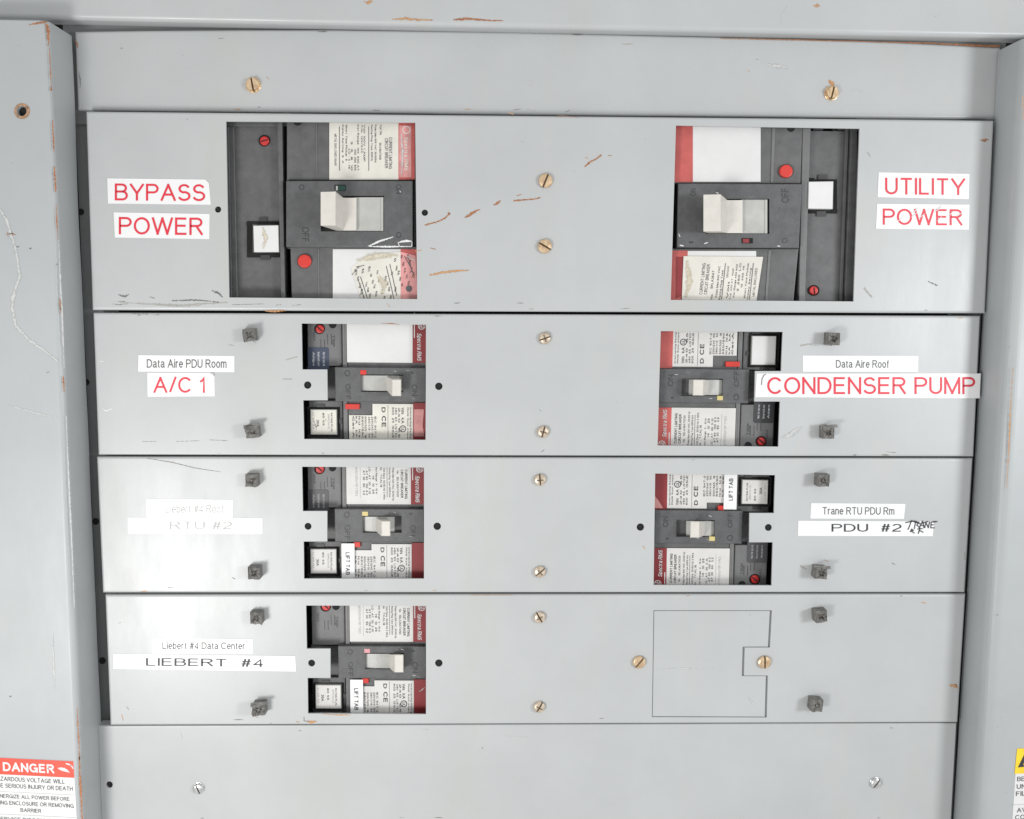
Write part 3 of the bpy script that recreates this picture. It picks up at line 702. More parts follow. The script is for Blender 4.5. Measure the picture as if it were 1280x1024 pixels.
# wear in the red print of the second POWER sticker
m = MB()
for k in range(9):
    x = rd.uniform(1120, 1196); y = rd.uniform(262, 280); m.ribbon([(x, y), (x+5, y-3), (x+9, y-7)], 1.6, -.0007, WSCR)
m.build_each(p1)
sticker(p2, [(173, 444), (293, 445), (293, 465.3), (172.5, 464.6)], [('Data Aire PDU Room', tq(183.5, 449, 283, 460, .3), INKG, T)], 'small white sticker reading Data Aire PDU Room')
sticker(p2, [(184, 466), (262, 466.2), (268, 470.5), (268.5, 495.5), (184.5, 496)], [('A/C 1', tq(191.5, 470.5, 256, 491.5), REDI, T)], 'white sticker with red A/C 1', corner=[(262, 466.2), (268, 470.5), (267, 466.5)])
sticker(p2, [(1003.5, 444.5), (1148, 445), (1147.5, 464.8), (1003.5, 464.8)], [('Data Aire Roof', tq(1045, 450, 1111, 460, .3), INKG, T)], 'small white sticker reading Data Aire Roof')
s2 = sticker(p2, [(946, 467), (1226, 467), (1224.5, 498), (944, 496.5)], [('CONDENSER PUMP', tq(959, 471, 1219, 493.3), REDI, T)],
        'long white sticker with red CONDENSER PUMP', hair=[([(952, 481), (952.5, 474), (955, 469), (957, 468)], .9, INKG)])
sticker(p3, [(183, 624), (291, 625), (291, 647), (183, 646.5)], [('Liebert #4 Roof', tq(207, 631, 279, 641.5), INKF, T)], 'small white sticker reading Liebert #4 Roof')  # ink paled to imitate glare over the print
sticker(p3, [(160, 647.3), (328, 648), (328, 667.5), (160, 667)], [('RTU #2', tq(212, 652, 290, 662), INKF, T)], 'white tape strip with its print paled to imitate glare')  # glare wash-out put into the colour of the ink
sticker(p3, [(1014, 629), (1132, 630), (1130, 648.7), (1013, 648.3)], [('Trane RTU PDU Rm', tq(1028.5, 634, 1118, 643.5, .3), INKG, T)], 'small white sticker reading Trane RTU PDU Rm')
hw = [[(1132, 653.5), (1142, 651.5), (1146, 652)], [(1139, 652), (1136.5, 659), (1135, 662)], [(1143, 661), (1144.5, 652.5)], [(1144.5, 652.5), (1149, 653), (1146, 656.5), (1150, 660)],
      [(1149, 660.5), (1153.5, 651.5), (1155, 660)], [(1150, 657), (1155, 657)], [(1156, 660), (1157.5, 653), (1160.5, 660), (1162, 652.5)], [(1169, 652), (1164, 653), (1163.5, 660), (1168, 660)], [(1164, 656.5), (1167, 656)],
      [(1167.5, 653), (1171.5, 652)], [(1138, 665), (1139.5, 661.5), (1142, 663), (1139, 664), (1143, 666.5)], [(1147, 661.5), (1153, 661)], [(1150, 661), (1148, 667), (1149, 663), (1154, 665.5)], [(1139, 651), (1150, 655), (1160, 652)]]
sticker(p3, [(998, 651), (1168, 652), (1166, 670.3), (997.3, 670)], [('PDU  #2', tq(1039.5, 655, 1127, 664.8), INK, T, 1.0)], 'white tape strip reading PDU #2 with handwriting in pen', hair=[(h_, 1.3, INK) for h_ in hw])
sticker(p4, [(191.5, 798), (316.5, 799), (316.5, 817.5), (190.5, 816.8)], [('Liebert #4 Data Center', tq(203, 802.5, 306, 811.5, .5), INKG, T)], 'small white sticker reading Liebert #4 Data Center')
sticker(p4, [(141.5, 817.8), (369, 820.3), (370, 839.5), (141.5, 836)], [('LIEBERT  #4', tq(182.5, 822.3, 328.5, 832.5, 1.5), INK, T)], 'long white tape strip reading LIEBERT #4')

# ------------------------------------------------------------------ small breakers
def small_breaker(key, flip, label, tip=(.646, .721, .483, .619), blank=False, lift=True, plug='printed', flag=YEL, badge=DKLAB2, drum_l=.493, scuffed=False, ltx=.315, plx=0., faded=False, screwv=.02):
    w = WIN[key]
    Q = ((w[0], w[1], w[2], w[3]) if not flip else (w[0], w[1], w[6], w[7]))
    def q(u, v):
        if flip: u, v = 1-u, 1-v
        p = lerpq(Q, u, v); return (p.x, p.y)
    def R(u0, v0, u1, v1): return [q(u0, v0), q(u1, v0), q(u1, v1), q(u0, v1)]
    def TQ(u0, v0, u1, v1):     # text turned so its top faces the red stripe; reads along +v
        return [q(u1, v0), q(u1, v1), q(u0, v1), q(u0, v0)]
    YB = .014; YM = .018; YE = .0085
    red = REDF if faded else REDL
    cc = P(*q(.5, .5), YB)
    t = thing('circuit_breaker', label, 'circuit breaker', (cc.x, .055, cc.z), 'five small circuit breakers with red-striped labels')
    m = MB()
    m.slab(R(.365, -.055, 1.30, 1.085), YB, .040, PLAST, r=.001)
    m.slab(R(.325, -.055, .362, 1.085), YB-.0006, .040, PLAST3, r=.0007)
    m.slab(R(.335, -.04, .340, .33), YB-.0009, .0006, RIDGE); m.slab(R(.352, -.04, .356, .33), YB-.0009, .0006, RIDGE)
    m.build('breaker_case', t)
    m = MB()
    m.slab(R(.045, -.055, .322, .365), YM-.002, .030, PLAST3, r=.0008)
    m.slab(R(.035, .37, .322, .66), YM+.004, .026, PLAST, r=.0008)
    m.slab(R(.045, .665, .322, 1.085), YM-.001, .030, PLAST, r=.0008)
    for uu, vv in ((.15, .165), (.205, .12)):   # moulded marks
        m.slab(R(uu, vv-.03, uu+.004, vv+.06), YM-.0022, .0004, EMB); m.slab(R(uu+.03, vv-.03, uu+.034, vv+.06), YM-.0022, .0004, EMB)
    m.text('TRIP', TQ(.24, .1, .265, .2), YM-.002, EMB, thin=-.01); m.text('MAX', TQ(.09, .07, .11, .15), YM-.002, EMB, thin=-.01)
    m.disc(*q(.25, .008), 4.6, YM-.0023, .0004, INSIDE)
    m.build('side_module', t)
    # escutcheon with toggle slot
    m = MB()
    slot = R(drum_l, .435, .815, .588)
    m.slab(R(.262, .375, 1.0, .672), YE, .012, PLAST2, r=.0007, holes=[slot])
    m.text('OFF', TQ(.345, .52, .385, .655), YE, EMB, thin=-.012); m.text('O', TQ(.34, .40, .385, .455), YE, EMB, thin=-.015)
    m.text('ON', TQ(.885, .52, .93, .62), YE, EMB, thin=-.012); m.text('I', TQ(.88, .395, .90, .44), YE, EMB, thin=-.012)
    es = m.build('escutcheon', t)
    m = MB()
    for k in range(5):
        x = rd.uniform(.5, .95); y = rd.choice([.4, .415, .62, .64]); a_ = q(x, y); b_ = q(x+.025, y+rd.uniform(-.01, .02))
        m.ribbon([a_, b_], rd.uniform(1, 2.4), YE-.0001, WSCR if k < 2 else DUSTM)
    m.build_each(es)
    m = MB(); m.slab(R(drum_l-.004, .399, drum_l+.044, .438), YE-.0006, .004, flag, r=.0003); m.build('indicator_flag', t)
    # toggle: curved drum and lever
    m = MB(); du0, du1 = drum_l, min(.812, tip[1]+.035)
    NN = 10; prev = None
    for k in range(NN+1):
        f = k/NN; u = du0+(du1-du0)*f; y = YE+.0055-.0035*math.sin(math.pi*(.15+.75*f))
        A_, B_ = P(*q(u, .445), y), P(*q(u, .578), y)
        if prev: m.face([prev[0], A_, B_, prev[1]], HANDLE2, smooth=True)
        if prev:
            dn = Vector((0, .01, 0)); m.face([prev[1], B_, B_+dn, prev[1]+dn], HANDLE2); m.face([prev[0], A_, A_+dn, prev[0]+dn], HANDLE2)
        prev = (A_, B_)
    dn = Vector((0, .01, 0)); m.face([prev[0], prev[1], prev[1]+dn, prev[0]+dn], HANDLE2)
    m.build('toggle_drum', t)
    m = MB(); YT = -.0055
    tw = m.xz([q(tip[0], tip[2]), q(tip[1], tip[2]), q(tip[1], tip[3]), q(tip[0], tip[3])], YT)
    bw = m.xz([q(tip[0]-.045, .452), q(tip[1]-.03, .452), q(tip[1]-.03, .572), q(tip[0]-.045, .572)], YE+.003)
    ins = offset([Vector(p) for p in tw], .0006)
    Aq = [(p[0], YT, p[1]) for p in ins]; Bq = [(p[0], YT+.0006, p[1]) for p in tw]; Cq = [(p[0], YE+.003, p[1]) for p in bw]
    m.face(Aq, HANDLE)
    for X_, Y_ in ((Aq, Bq), (Bq, Cq)):
        for i in range(4): j = (i+1) % 4; m.face([X_[j], X_[i], Y_[i], Y_[j]], HANDLE)
    m.build('toggle_lever', t)
    # upper label
    lb = WHITE if blank else LABEL
    m = MB(); Y = YB-.0012
    m.slab(R(.362, -.05, .892, .332), Y, .0003, lb); m.slab(R(.892, -.05, 1.04, .332), Y, .0003, red)
    m.text('Spectra RMS', TQ(.925, .075, .965, .315), Y, WHITE, thin=.012, shear=.25)
    m.slab(R(.903, -.1, .910, .115), Y-.0002, .0001, WHITE)
    cx, cy = q(.965, .012)
    m.slab(circ(cx, cy, 4.6, 20), Y-.0002, .0001, WHITE, holes=[circ(cx, cy, 3.8, 20)])
    m.text('GE', [q(.985, -.01), q(.985, .035), q(.945, .035), q(.945, -.01)], Y, WHITE, thin=0)
    if not blank:
        m.text('CURRENT LIMITING', TQ(.842, .02, .864, .283), Y, INK, thin=.004)
        m.text('CIRCUIT BREAKER', TQ(.808, .02, .830, .275), Y, INK, thin=.004)
        m.text('No.   SELA36AT0030' if key != '4L' else 'No.   SELA36AT0060', TQ(.775, .03, .793, .265), Y, INKG, thin=.0)
        for (u, a_, b_, tt) in ((.738, .005, .30, 'Poles Max 600 VAC, 50/60 Hz'), (.708, .005, .27, 'Rating Plug Type SRPE30A'), (.665, .005, .29, 'Volt Data  50/60 Hz 3 Wire'), (.64, -.01, .18, 'No.   TCAL18'),
                                (.60, 0, .24, 'Inst Range  3 - 10 In'), (.575, .08, .24, 'HI   10  25'), (.545, .0, .24, 'LO - AT  30  3-10'), (.522, .03, .25, 'AT 60   100  6.3'), (.498, .03, .25, 'AT 30   60   3.2')):
            m.text(tt, TQ(u, a_, u+.017, b_), Y, INK if u < .61 else INKG, thin=.0)
        m.slab(R(.695, 0, .698, .27), Y-.0002, .0001, INK)
        m.text('MICROVERSATRIP TYPE E', TQ(.435, .0, .455, .26), Y, INKF, thin=-.012)
        m.slab(R(.475, 0, .477, .28), Y-.0002, .0001, INKF)
    m.build('upper_label', t, 'blank white label with red stripe' if blank else None)
    # lower label
    m = MB(); stp = .745 if lift else .79
    m.slab([q(.565, .69), q(.897, .69), q(.897, 1.075), q(.352+.02, 1.075), q(.372, stp), q(.565, stp)], Y, .0003, CREAM if blank else LABEL)
    m.slab(R(.897, .678, 1.04, 1.075), Y, .0003, red)
    if scuffed: m.slab([q(.93, .69), q(1.0, .69), q(1.0, .80), q(.97, .76)], Y-.0002, .0001, PINKF)
    if blank: m.slab([q(.905, .735), q(.985, .735), q(.975, .88), q(.99, .97), q(.905, .97)], Y-.0002, .0001, PINKF)
    if key == '4L': m.ribbon([q(.94, .79), q(.965, .775), q(.99, .75)], 2, Y-.0001, SCRAPE)
    for (u, a_, b_, tt) in ((.868, .72, .99, 'Interrupting Rating'), (.846, .72, .99, 'RMS Sym Amps'), ):
        m.text(tt, TQ(u, a_, u+.014, b_), Y, INKG)
    m.text('Volts', TQ(.80, .72, .825, .78), Y, INK, thin=.01); m.text('kA', TQ(.80, .81, .825, .86), Y, INK)
    for (u, tt) in ((.775, '240  65'), (.75, '480  65  LISTED'), (.725, '600  25  ISSUE')): m.text(tt, TQ(u, .72, u+.016, .985), Y, INKG)
    m.slab(R(.690, .70, .692, .99), Y-.0002, .0001, INK)
    m.text('CE', TQ(.64, .795, .675, .89), Y, INK, thin=.004); m.text('D', TQ(.64, .72, .67, .765), Y, INK, thin=.008)
    cx, cy = q(.812, .905)
    m.slab(circ(cx, cy, 4.3, 16), Y-.0002, .0001, INK, holes=[circ(cx, cy, 3.3, 16)]); m.text('UL', [q(.825, .89), q(.825, .925), q(.80, .925), q(.80, .89)], Y, INK)
    for k, (u, tt) in enumerate(((.61, 'IEC 947-2'), (.585, '220/240  100'), (.56, '380/415   50'), (.53, '500/525   18'), (.505, '660/690'), (.48, 'Icu  Ics'), (.455, 'kA   kA'), (.43, 'Cat A'))):
        m.text(tt, TQ(u-.03, .80, u-.014, .985), Y, INK if k % 2 else INKG)
    m.slab(R(.405, .78, .407, .99), Y-.0002, .0001, INKF)
    m.build('lower_label', t)
    # red push-to-trip tab
    m = MB()
    if lift: m.slab(R(ltx+.10, .673, ltx+.155, .718), YB-.0026, .003, REDP, r=.0003)
    else: m.slab(R(.342, .693, .458, .738), YB-.0026, .003, REDP, r=.0003)
    m.build('trip_tab', t)
    if lift:
        m = MB(); m.slab(R(ltx, .685, ltx+.108, 1.075), YB-.0036, .0006, TAPE)
        m.text('LIFT TAB', TQ(ltx+.033, .765, ltx+.068, .965), YB-.0036, INK, thin=.004)
        m.build('lift_tab_label', t)
    # adjustment screw in a dark socket
    sx, sy = q(.143 if key != '4L' else .163, screwv)
    m = MB(); m.disc(sx, sy, 6.6, YM-.0026, .0008, INSIDE, n=22)
    m.disc(sx+.3, sy+.2, 5.2, YM-.0042, .002, REDS, r=.0008, n=22)
    m.stroke([(sx-3, sy-2.6), (sx+3, sy+2.6)], 1.3, YM-.0042, INSIDE)
    m.build('trip_screw', t)
    # badge with small print
    if badge:
        m = MB()
        m.slab([q(.045, .215), q(.06, .205), q(.205, .205), q(.215, .22), q(.215, .40), q(.045, .40)], YM-.0024, .0004, badge)
        for k, tt in enumerate(('Not for use as', 'Inverted use', 'Amps')):
            m.text(tt, TQ(.165-.042*k, .245, .185-.042*k, .365), YM-.0024, LTINK if badge is not DKLAB2 else INKF, thin=.0)
        m.build('warning_badge', t)
    # rating plug
    m = MB(); a0, a1 = .055+plx, .272+plx; v0, v1 = (.735, .955) if lift else (.742, .962)
    if plug == 'blank': v0, v1 = .71, .965; a0, a1 = .05, .25
    m.slab(R(a0-.025, v0-.02, a1+.025, v1+.025), YM-.0018, .001, INSIDE)
    for (x0, y0, x1, y1) in ((a0+.05, v0-.045, a0+.12, v0-.02), (a0+.14, v1+.02, a0+.2, v1+.045), (a1+.02, v0+.08, a1+.045, v0+.12)): m.slab(R(x0, y0, x1, y1), YM-.0019, .001, EMB)
    m.slab(R(a0, v0, a1, v1), YM-.0052, .004, CREAM if plug == 'aged' else (WHITE if plug == 'blank' else LABEL), r=.0006, side=HANDLE2)
    if plug != 'blank':
        YP = YM-.0052
        m.text('RATING PLUG', TQ(a1-.05, v0+.03, a1-.035, v1-.03), YP, INKG); m.text('SRPE30A30', TQ(a1-.075, v0+.04, a1-.06, v1-.05), YP, INKF)
        m.text('30A', TQ(a0+.05, v0+.09, a0+.072, v0+.15), YP, INK, thin=.01); m.text('80 55', TQ(a0+.1, v0+.03, a0+.115, v1-.08), YP, INKG)
        m.text('LI 25 50', TQ(a0+.02, v0+.03, a0+.032, v1-.05), YP, INKF)
        if plug == 'aged':
            m.ribbon([q(a0+.03, v0+.1), q(a0+.05, v0+.16), q(a0+.04, v1-.03)], 2.5, YP-.0002, SCUFF); m.ribbon([q(a0+.11, v0+.05), q(a0+.13, v0+.1)], 2.5, YP-.0002, SCUFF)
    m.build('rating_plug', t)
    return t
small_breaker('2L', False, 'small circuit breaker right of the A/C 1 sticker, blank white label and navy badge', tip=(.724, .799, .478, .622), blank=True, lift=False, plug='aged', flag=REDP, badge=BLUE, drum_l=.472, screwv=.045)
small_breaker('2R', True, 'small circuit breaker left of the CONDENSER PUMP sticker with blank white rating plug', tip=(.634, .721, .44, .578), lift=False, plug='blank', flag=YEL, badge=DKLAB, drum_l=.476, faded=True, screwv=.045)  # lighter red here puts the glare wash into the stripe colour
small_breaker('3L', False, 'small circuit breaker at the left of the PDU #2 row, with LIFT TAB tag')
small_breaker('3R', True, 'small circuit breaker left of the PDU #2 sticker with LIFT TAB tag above its toggle', tip=(.62, .698, .427, .573), scuffed=True, screwv=.055)
small_breaker('4L', False, 'small circuit breaker right of the LIEBERT #4 sticker, with pink flag beside its toggle', tip=(.734, .81, .453, .617), flag=PINK, badge=None, drum_l=.486, ltx=.36, plx=.01, screwv=.008)

# ------------------------------------------------------------------ large breakers
def big_breaker(ox, oy, label, right_hand):
    k = 4.096
    def q(x, y): return (ox+x/k, oy+y/k)
    def R(x0, y0, x1, y1): return [q(x0, y0), q(x1, y0), q(x1, y1), q(x0, y1)]
    YC, YE, YCH = .0085, .0035, .016
    cc = P(*q(500, 500), YC)
    t = thing('circuit_breaker', label, 'circuit breaker', (cc.x, .057, cc.z), 'two large circuit breakers in the top cover plate')
    def rd_text(m, tt, x0, y0, x1, y1, Y, ink, thin=0.):   # L: reads downwards; R: reads upwards
        qq = [q(x1, y0), q(x1, y1), q(x0, y1), q(x0, y0)] if not right_hand else [q(x0, y1), q(x0, y0), q(x1, y0), q(x1, y1)]
        m.text(tt, qq, Y, ink, thin=thin)
    if not right_hand:
        m = MB()   # side channel: tray with rims
        m.slab(R(-60, 75, 345, 990), YCH, .03, PLAST, r=.0006)
        m.slab(R(-60, (16 if not right_hand else 34), 345, 74), YCH-.004, .03, PLAST, r=.0006)
        m.slab([q(-60, 75), q(66, 75), q(82, 990), q(-60, 990)], YCH-.006, .006, PLAST2, r=.0006); m.slab([q(68, 75), q(92, 75), q(112, 990), q(84, 990)], YCH-.003, .003, PLAST, r=.0008)
        m.slab([q(312, 50), q(338, 50), q(354, 990), q(333, 990)], YCH-.007, .012, PLAST, r=.0007)
        for x in (130, 245): m.slab(R(x-25, 52, x+25, 62), YCH-.0022, .001, EMB)
        m.disc(*q(182, 50), 4, YCH-.0022, .0004, INSIDE)
        m.build('side_channel', t)
        m = MB(); m.slab(R(158, 560, 325, 745), YCH-.001, .0008, INSIDE, holes=[R(184, 575, 322, 722)]); m.slab(R(156, 562, 176, 582), YCH-.0015, .001, INSIDE)
        m.slab(R(222, 540, 262, 560), YCH-.0016, .001, EMB); m.slab(R(228, 733, 276, 757), YCH-.0016, .001, EMB); m.slab(R(292, 728, 322, 742), YCH-.0016, .001, INSIDE)
        m.slab([q(190, 582), q(318, 580), q(321, 717), q(194, 718)], YCH-.0085, .0085, WHITE, r=.0006)
        m.ribbon([q(240, 590), q(255, 640), q(240, 700)], 9, YCH-.0086, GLUE)
        m.build('rating_plug', t)
        sx, sy = q(247, 147); m = MB()
        m.disc(sx, sy, 7.2, YCH-.0008, .0006, INSIDE, n=20); m.disc(sx, sy, 5.8, YCH-.003, .003, REDS, r=.001, n=20); m.stroke([(sx-4, sy+1), (sx+4, sy-1)], 1.3, YCH-.003, INSIDE)
        m.build('trip_screw', t)
        m = MB()
        m.slab([q(362, (16 if not right_hand else 34)), q(1120, (16 if not right_hand else 34)), q(1120, 349), q(362, 349)], YC, .045, PLAST, r=.0008); m.slab([q(380, 690), q(1120, 690), q(1120, 990), q(388, 990)], YC, .045, PLAST, r=.0008)
        m.slab(R(365, 345, 1030, 700), YC+.006, .04, PLAST)
        m.slab([q(512, (16 if not right_hand else 34)), q(517, (16 if not right_hand else 34)), q(519, 345), q(515, 345)], YC-.0006, .001, PLAST3); m.slab([q(523, 703), q(528, 703), q(530, 990), q(525, 990)], YC-.0006, .001, PLAST3)
        m.disc(*q(418, 48), 5.5, YC-.0002, .0001, INSIDE)
        m.build('breaker_case', t)
        slot = R(536, 430, 860, 612)
        m = MB(); m.slab(R(358, 352, 1008, 692), YE, .012, PLAST2, r=.0009, holes=[slot])
        rd_text(m, 'OFF', 440, 590, 475, 665, YE, EMB, -.012); rd_text(m, 'O', 425, 372, 452, 400, YE, EMB, -.015)
        rd_text(m, 'ON', 920, 372, 950, 420, YE, EMB, -.012); rd_text(m, 'O', 922, 615, 948, 645, YE, EMB, -.015)
        es = m.build('escutcheon', t)
        m = MB()
        for pts, w in (([q(772, 690), q(830, 665), q(908, 640)], 3.4), ([q(772, 688), q(880, 690), q(1000, 690)], 3), ([q(930, 668), q(970, 660), q(1006, 664)], 4), ([q(930, 668), q(940, 688)], 3), ([q(1004, 660), q(1002, 690)], 3), ([q(940, 402), q(946, 412)], 2.6), ([q(610, 410), q(618, 380)], 2)):
            m.ribbon(pts, w, YE-.0001, WSCR)
        m.build_each(es)
        m = MB(); m.slab(R(607, 373, 665, 404), YE-.0004, .0006, INSIDE); m.slab(R(614, 379, 640, 402), YE-.0007, .0004, HANDLE2); m.slab(R(624, 377, 662, 402), YE-.0009, .0004, GREENW); m.build('indicator_window', t)
        xo = 0; f0, f1, s1, p0, p1_ = 536, 612, 650, 718, 857
        y_t0, y_t1, y_b0, y_b1 = 410, 582, 440, 607
        m = MB(); m.slab(R(598, 703, 945, 990), YC-.0006, .0004, WHITE); m.slab(R(945, 703, 1120, 990), YC-.0006, .0004, REDF)
        m.build('blank_label', t, 'blank white label with red end')
        m = MB()   # crumpled old label stuck over it
        base_ = [q(690, 800), q(760, 745), q(830, 722), q(960, 712), q(1026, 760), q(1030, 1000), q(760, 1020)]
        m.slab([q(690, 800), q(770, 738), q(860, 722), q(945, 715), q(945, 1000), q(760, 1010)], YC-.0012, .0005, CREAM)
        m.slab([q(945, 715), q(1022, 735), q(1034, 1000), q(945, 1005)], YC-.0012, .0005, PINKF)
        ang = math.radians(-20)
        for i in range(9):
            for j in range(6):
                x0 = 720+i*33+j*9; y0 = 815+j*32-i*11+rd.uniform(-5, 5)
                if y0 > 950 or x0 > 1015 or rd.random() < .2 or (i in (4, 5) and j < 2): continue
                L_ = rd.uniform(16, 30)
                tt = rd.choice(['480', '600', 'VAC', 'AMP', '65', 'kA', '25', 'IEC', '100', 'Hz'])
                cx, cy = x0, y0; dx, dy = math.sin(-ang)*.0, 0
                # text reading downwards, leaning
                ax = Vector((-math.sin(ang)*-1*.35, 1)).normalized()*L_; ay = Vector((-1, .35)).normalized()*11
                c_ = Vector((cx, cy)); m.text(tt, [q(*(c_-ay*.5)), q(*(c_-ay*.5+ax)), q(*(c_+ay*.5+ax)), q(*(c_+ay*.5))], YC-.0012, INK, thin=.004)
        for (x0, y0, x1, y1) in ((725, 850, 775, 1000), (740, 845, 790, 1000), (872, 790, 912, 960), (890, 780, 925, 940), (965, 740, 1000, 800), (985, 750, 1015, 850)):
            m.stroke([q(x0, y0), q((x0+x1)/2, (y0+y1)/2), q(x1, y1)], .8, YC-.0012, INKG)
        m.ribbon([q(695, 835), q(720, 800), q(760, 785)], 6, YC-.0014, SCUFF); m.ribbon([q(720, 760), q(800, 740), q(930, 735)], 12, YC-.0014, GLUE); m.ribbon([q(830, 840), q(860, 870), q(850, 930)], 14, YC-.0014, GLUE)
        cx, cy = q(988, 905); m.slab(circ(cx, cy, 4, 14), YC-.0014, .0001, INKG)
        m.ribbon([q(1000, 850), q(1020, 830)], 5, YC-.0014, RUST); m.ribbon([q(980, 740), q(1020, 760)], 5, YC-.0014, SCRAPE)
        m.build('crumpled_label', t, 'crumpled yellowed old label with broken print')
        m = MB(); Y = YC-.0008
        m.slab(R(580, (16 if not right_hand else 34), 934, 347), Y, .0005, CREAM); m.slab(R(934, (16 if not right_hand else 34), 1018, 347), Y, .0005, REDF); m.slab(R(938, 70, 1000, 335), Y-.0002, .0001, PINKF)
        for (x, y0, y1, w, tt, ink) in ((885, 130, 292, 17, 'CURRENT LIMITING', INKG), (864, 135, 288, 17, 'CIRCUIT BREAKER', INKG), (835, 158, 245, 12, 'SKLA36AT0400', INK), (838, 66, 118, 12, 'Cat No', INKG), (812, 66, 260, 10, 'Poles Max 600 VAC 50/60Hz', INK), (792, 66, 250, 10, 'Rating Plug Type SRPG', INK),
                                        (755, 66, 255, 10, 'Volt 100V 1 AMP', INKG), (742, 66, 210, 9, 'Trip  120/240', INKG), (722, 66, 300, 10, 'Inst Range  100  600 AT', INK), (708, 190, 300, 10, '400  250  600', INK), (690, 150, 300, 10, '3  5  8  10', INKG), (678, 190, 290, 9, 'LO - 4 - HI', INK), (662, 66, 250, 10, 'Short Time Pickup  5', INK), (644, 66, 265, 10, 'Delay Setting  8  A', INKG), (606, 112, 275, 12, 'METAL ENCLOSED 00400', INKG)):
            m.text(tt, [q(x+w, y0), q(x+w, y1), q(x, y1), q(x, y0)], Y, ink, thin=-.002)
        for x in (782, 632): m.stroke([q(x, 75), q(x, 300)], .7, Y, INKG)
        cx, cy = q(975, 92); m.slab(circ(cx, cy, 5, 18), Y-.0003, .0001, CREAM, holes=[circ(cx, cy, 4, 18)])
        m.text('Spectra RMS', [q(985, 130), q(985, 300), q(962, 300), q(962, 130)], Y-.0001, CREAM, thin=.0)
        m.ribbon([q(950, 110), q(955, 200), q(950, 320)], 4, Y-.0003, SCRAPE)
        m.build('rating_label', t, 'printed label with faded red end')
        m = MB(); sx, sy = q(452, 764); m.disc(sx, sy, 9.2, YC-.0004, .0003, EMB, n=24); m.disc(sx, sy, 8.5, YC-.003, .003, REDP, r=.0008, n=24); m.build('trip_button', t)
    else:
        m = MB()
        m.slab(R(735, (16 if not right_hand else 34), 990, 80), YCH-.004, .03, PLAST, r=.0006); m.slab(R(700, 82, 990, 990), YCH, .03, PLAST, r=.0006)
        m.slab([q(710, 82), q(752, 82), q(722, 990), q(690, 990)], YCH-.007, .012, PLAST3, r=.0007)
        m.slab([q(958, 82), q(990, 82), q(990, 990), q(925, 990)], YCH-.006, .006, PLAST2, r=.0006); m.slab([q(930, 82), q(948, 82), q(915, 990), q(897, 990)], YCH-.003, .003, PLAST, r=.0008)
        for x in (790, 905): m.slab(R(x-25, 84, x+25, 94), YCH-.0022, .001, EMB)
        m.disc(*q(875, 82), 4, YCH-.0022, .0004, INSIDE)
        m.build('side_channel', t)
        m = MB(); m.slab(R(738, 345, 886, 520), YCH-.001, .0008, INSIDE, holes=[R(741, 357, 872, 500)]); m.slab(R(860, 498, 888, 520), YCH-.0015, .001, INSIDE); m.slab(R(745, 338, 770, 352), YCH-.0015, .001, INSIDE)
        m.slab(R(790, 320, 838, 345), YCH-.0016, .001, EMB); m.slab(R(782, 508, 830, 535), YCH-.0016, .001, EMB)
        m.slab([q(742, 357), q(868, 355), q(864, 497), q(738, 495)], YCH-.0085, .0085, WHITE, r=.0006)
        m.build('rating_plug', t)
        sx, sy = q(768, 914); m = MB()
        m.disc(sx, sy, 6.8, YCH-.0008, .0006, INSIDE, n=20); m.disc(sx, sy, 5.4, YCH-.003, .003, REDS, r=.001, n=20); m.stroke([(sx, sy-3), (sx+1, sy+4)], 1.3, YCH-.003, INSIDE)
        m.build('trip_screw', t)
        m = MB()
        m.slab([q(-60, (16 if not right_hand else 34)), q(712, (16 if not right_hand else 34)), q(700, 366), q(-60, 366)], YC, .045, PLAST, r=.0008); m.slab([q(-60, 700), q(690, 700), q(662, 990), q(-60, 990)], YC, .045, PLAST, r=.0008)
        m.slab(R(60, 360, 690, 710), YC+.006, .04, PLAST)
        m.slab([q(556, (16 if not right_hand else 34)), q(572, (16 if not right_hand else 34)), q(560, 362), q(546, 362)], YC-.0007, .001, PLAST3); m.slab([q(536, 708), q(548, 708), q(528, 990), q(516, 990)], YC-.0007, .001, PLAST3)
        m.disc(*q(650, 82), 5, YC-.0002, .0001, INSIDE)
        m.build('breaker_case', t)
        slot = R(215, 445, 540, 624)
        m = MB(); m.slab([q(72, 366), q(708, 368), q(692, 698), q(66, 694)], YE, .012, PLAST2, r=.0009, holes=[slot])
        rd_text(m, 'ON', 135, 392, 165, 430, YE, EMB, -.012); rd_text(m, 'OFF', 602, 392, 640, 465, YE, EMB, -.012); rd_text(m, 'I', 130, 655, 150, 680, YE, EMB, -.012); rd_text(m, 'O', 604, 645, 632, 672, YE, EMB, -.015)
        es = m.build('escutcheon', t)
        m = MB()
        for pts, w in (([q(75, 625), q(82, 640)], 3), ([q(80, 682), q(100, 686)], 5), ([q(205, 675), q(225, 668)], 4), ([q(265, 412), q(280, 418)], 4), ([q(580, 686), q(595, 688)], 4)):
            m.ribbon(pts, w, YE-.0001, WSCR)
        m.build_each(es)
        m = MB(); m.slab(R(398, 646, 455, 673), YE-.0004, .0006, INSIDE); m.slab(R(404, 650, 436, 670), YE-.0008, .0004, REDL); m.build('indicator_window', t)
        f0, f1, s1, p0, p1_ = 202, 290, 322, 402, 530
        y_t0, y_t1, y_b0, y_b1 = 424, 612, 452, 620
        m = MB(); Y = YC-.0008
        m.slab(R(148, (16 if not right_hand else 34), 495, 358), Y, .0005, WHITE); m.slab(R(-60, (16 if not right_hand else 34), 148, 360), Y, .0005, REDF); m.build('blank_label', t, 'blank white label with faded red end')
        m = MB(); m.slab([q(122, 712), q(472, 712), q(474, 990), q(110, 990)], Y, .0005, WHITE); m.slab([q(-60, 710), q(122, 710), q(105, 990), q(-60, 990)], Y, .0005, REDF)
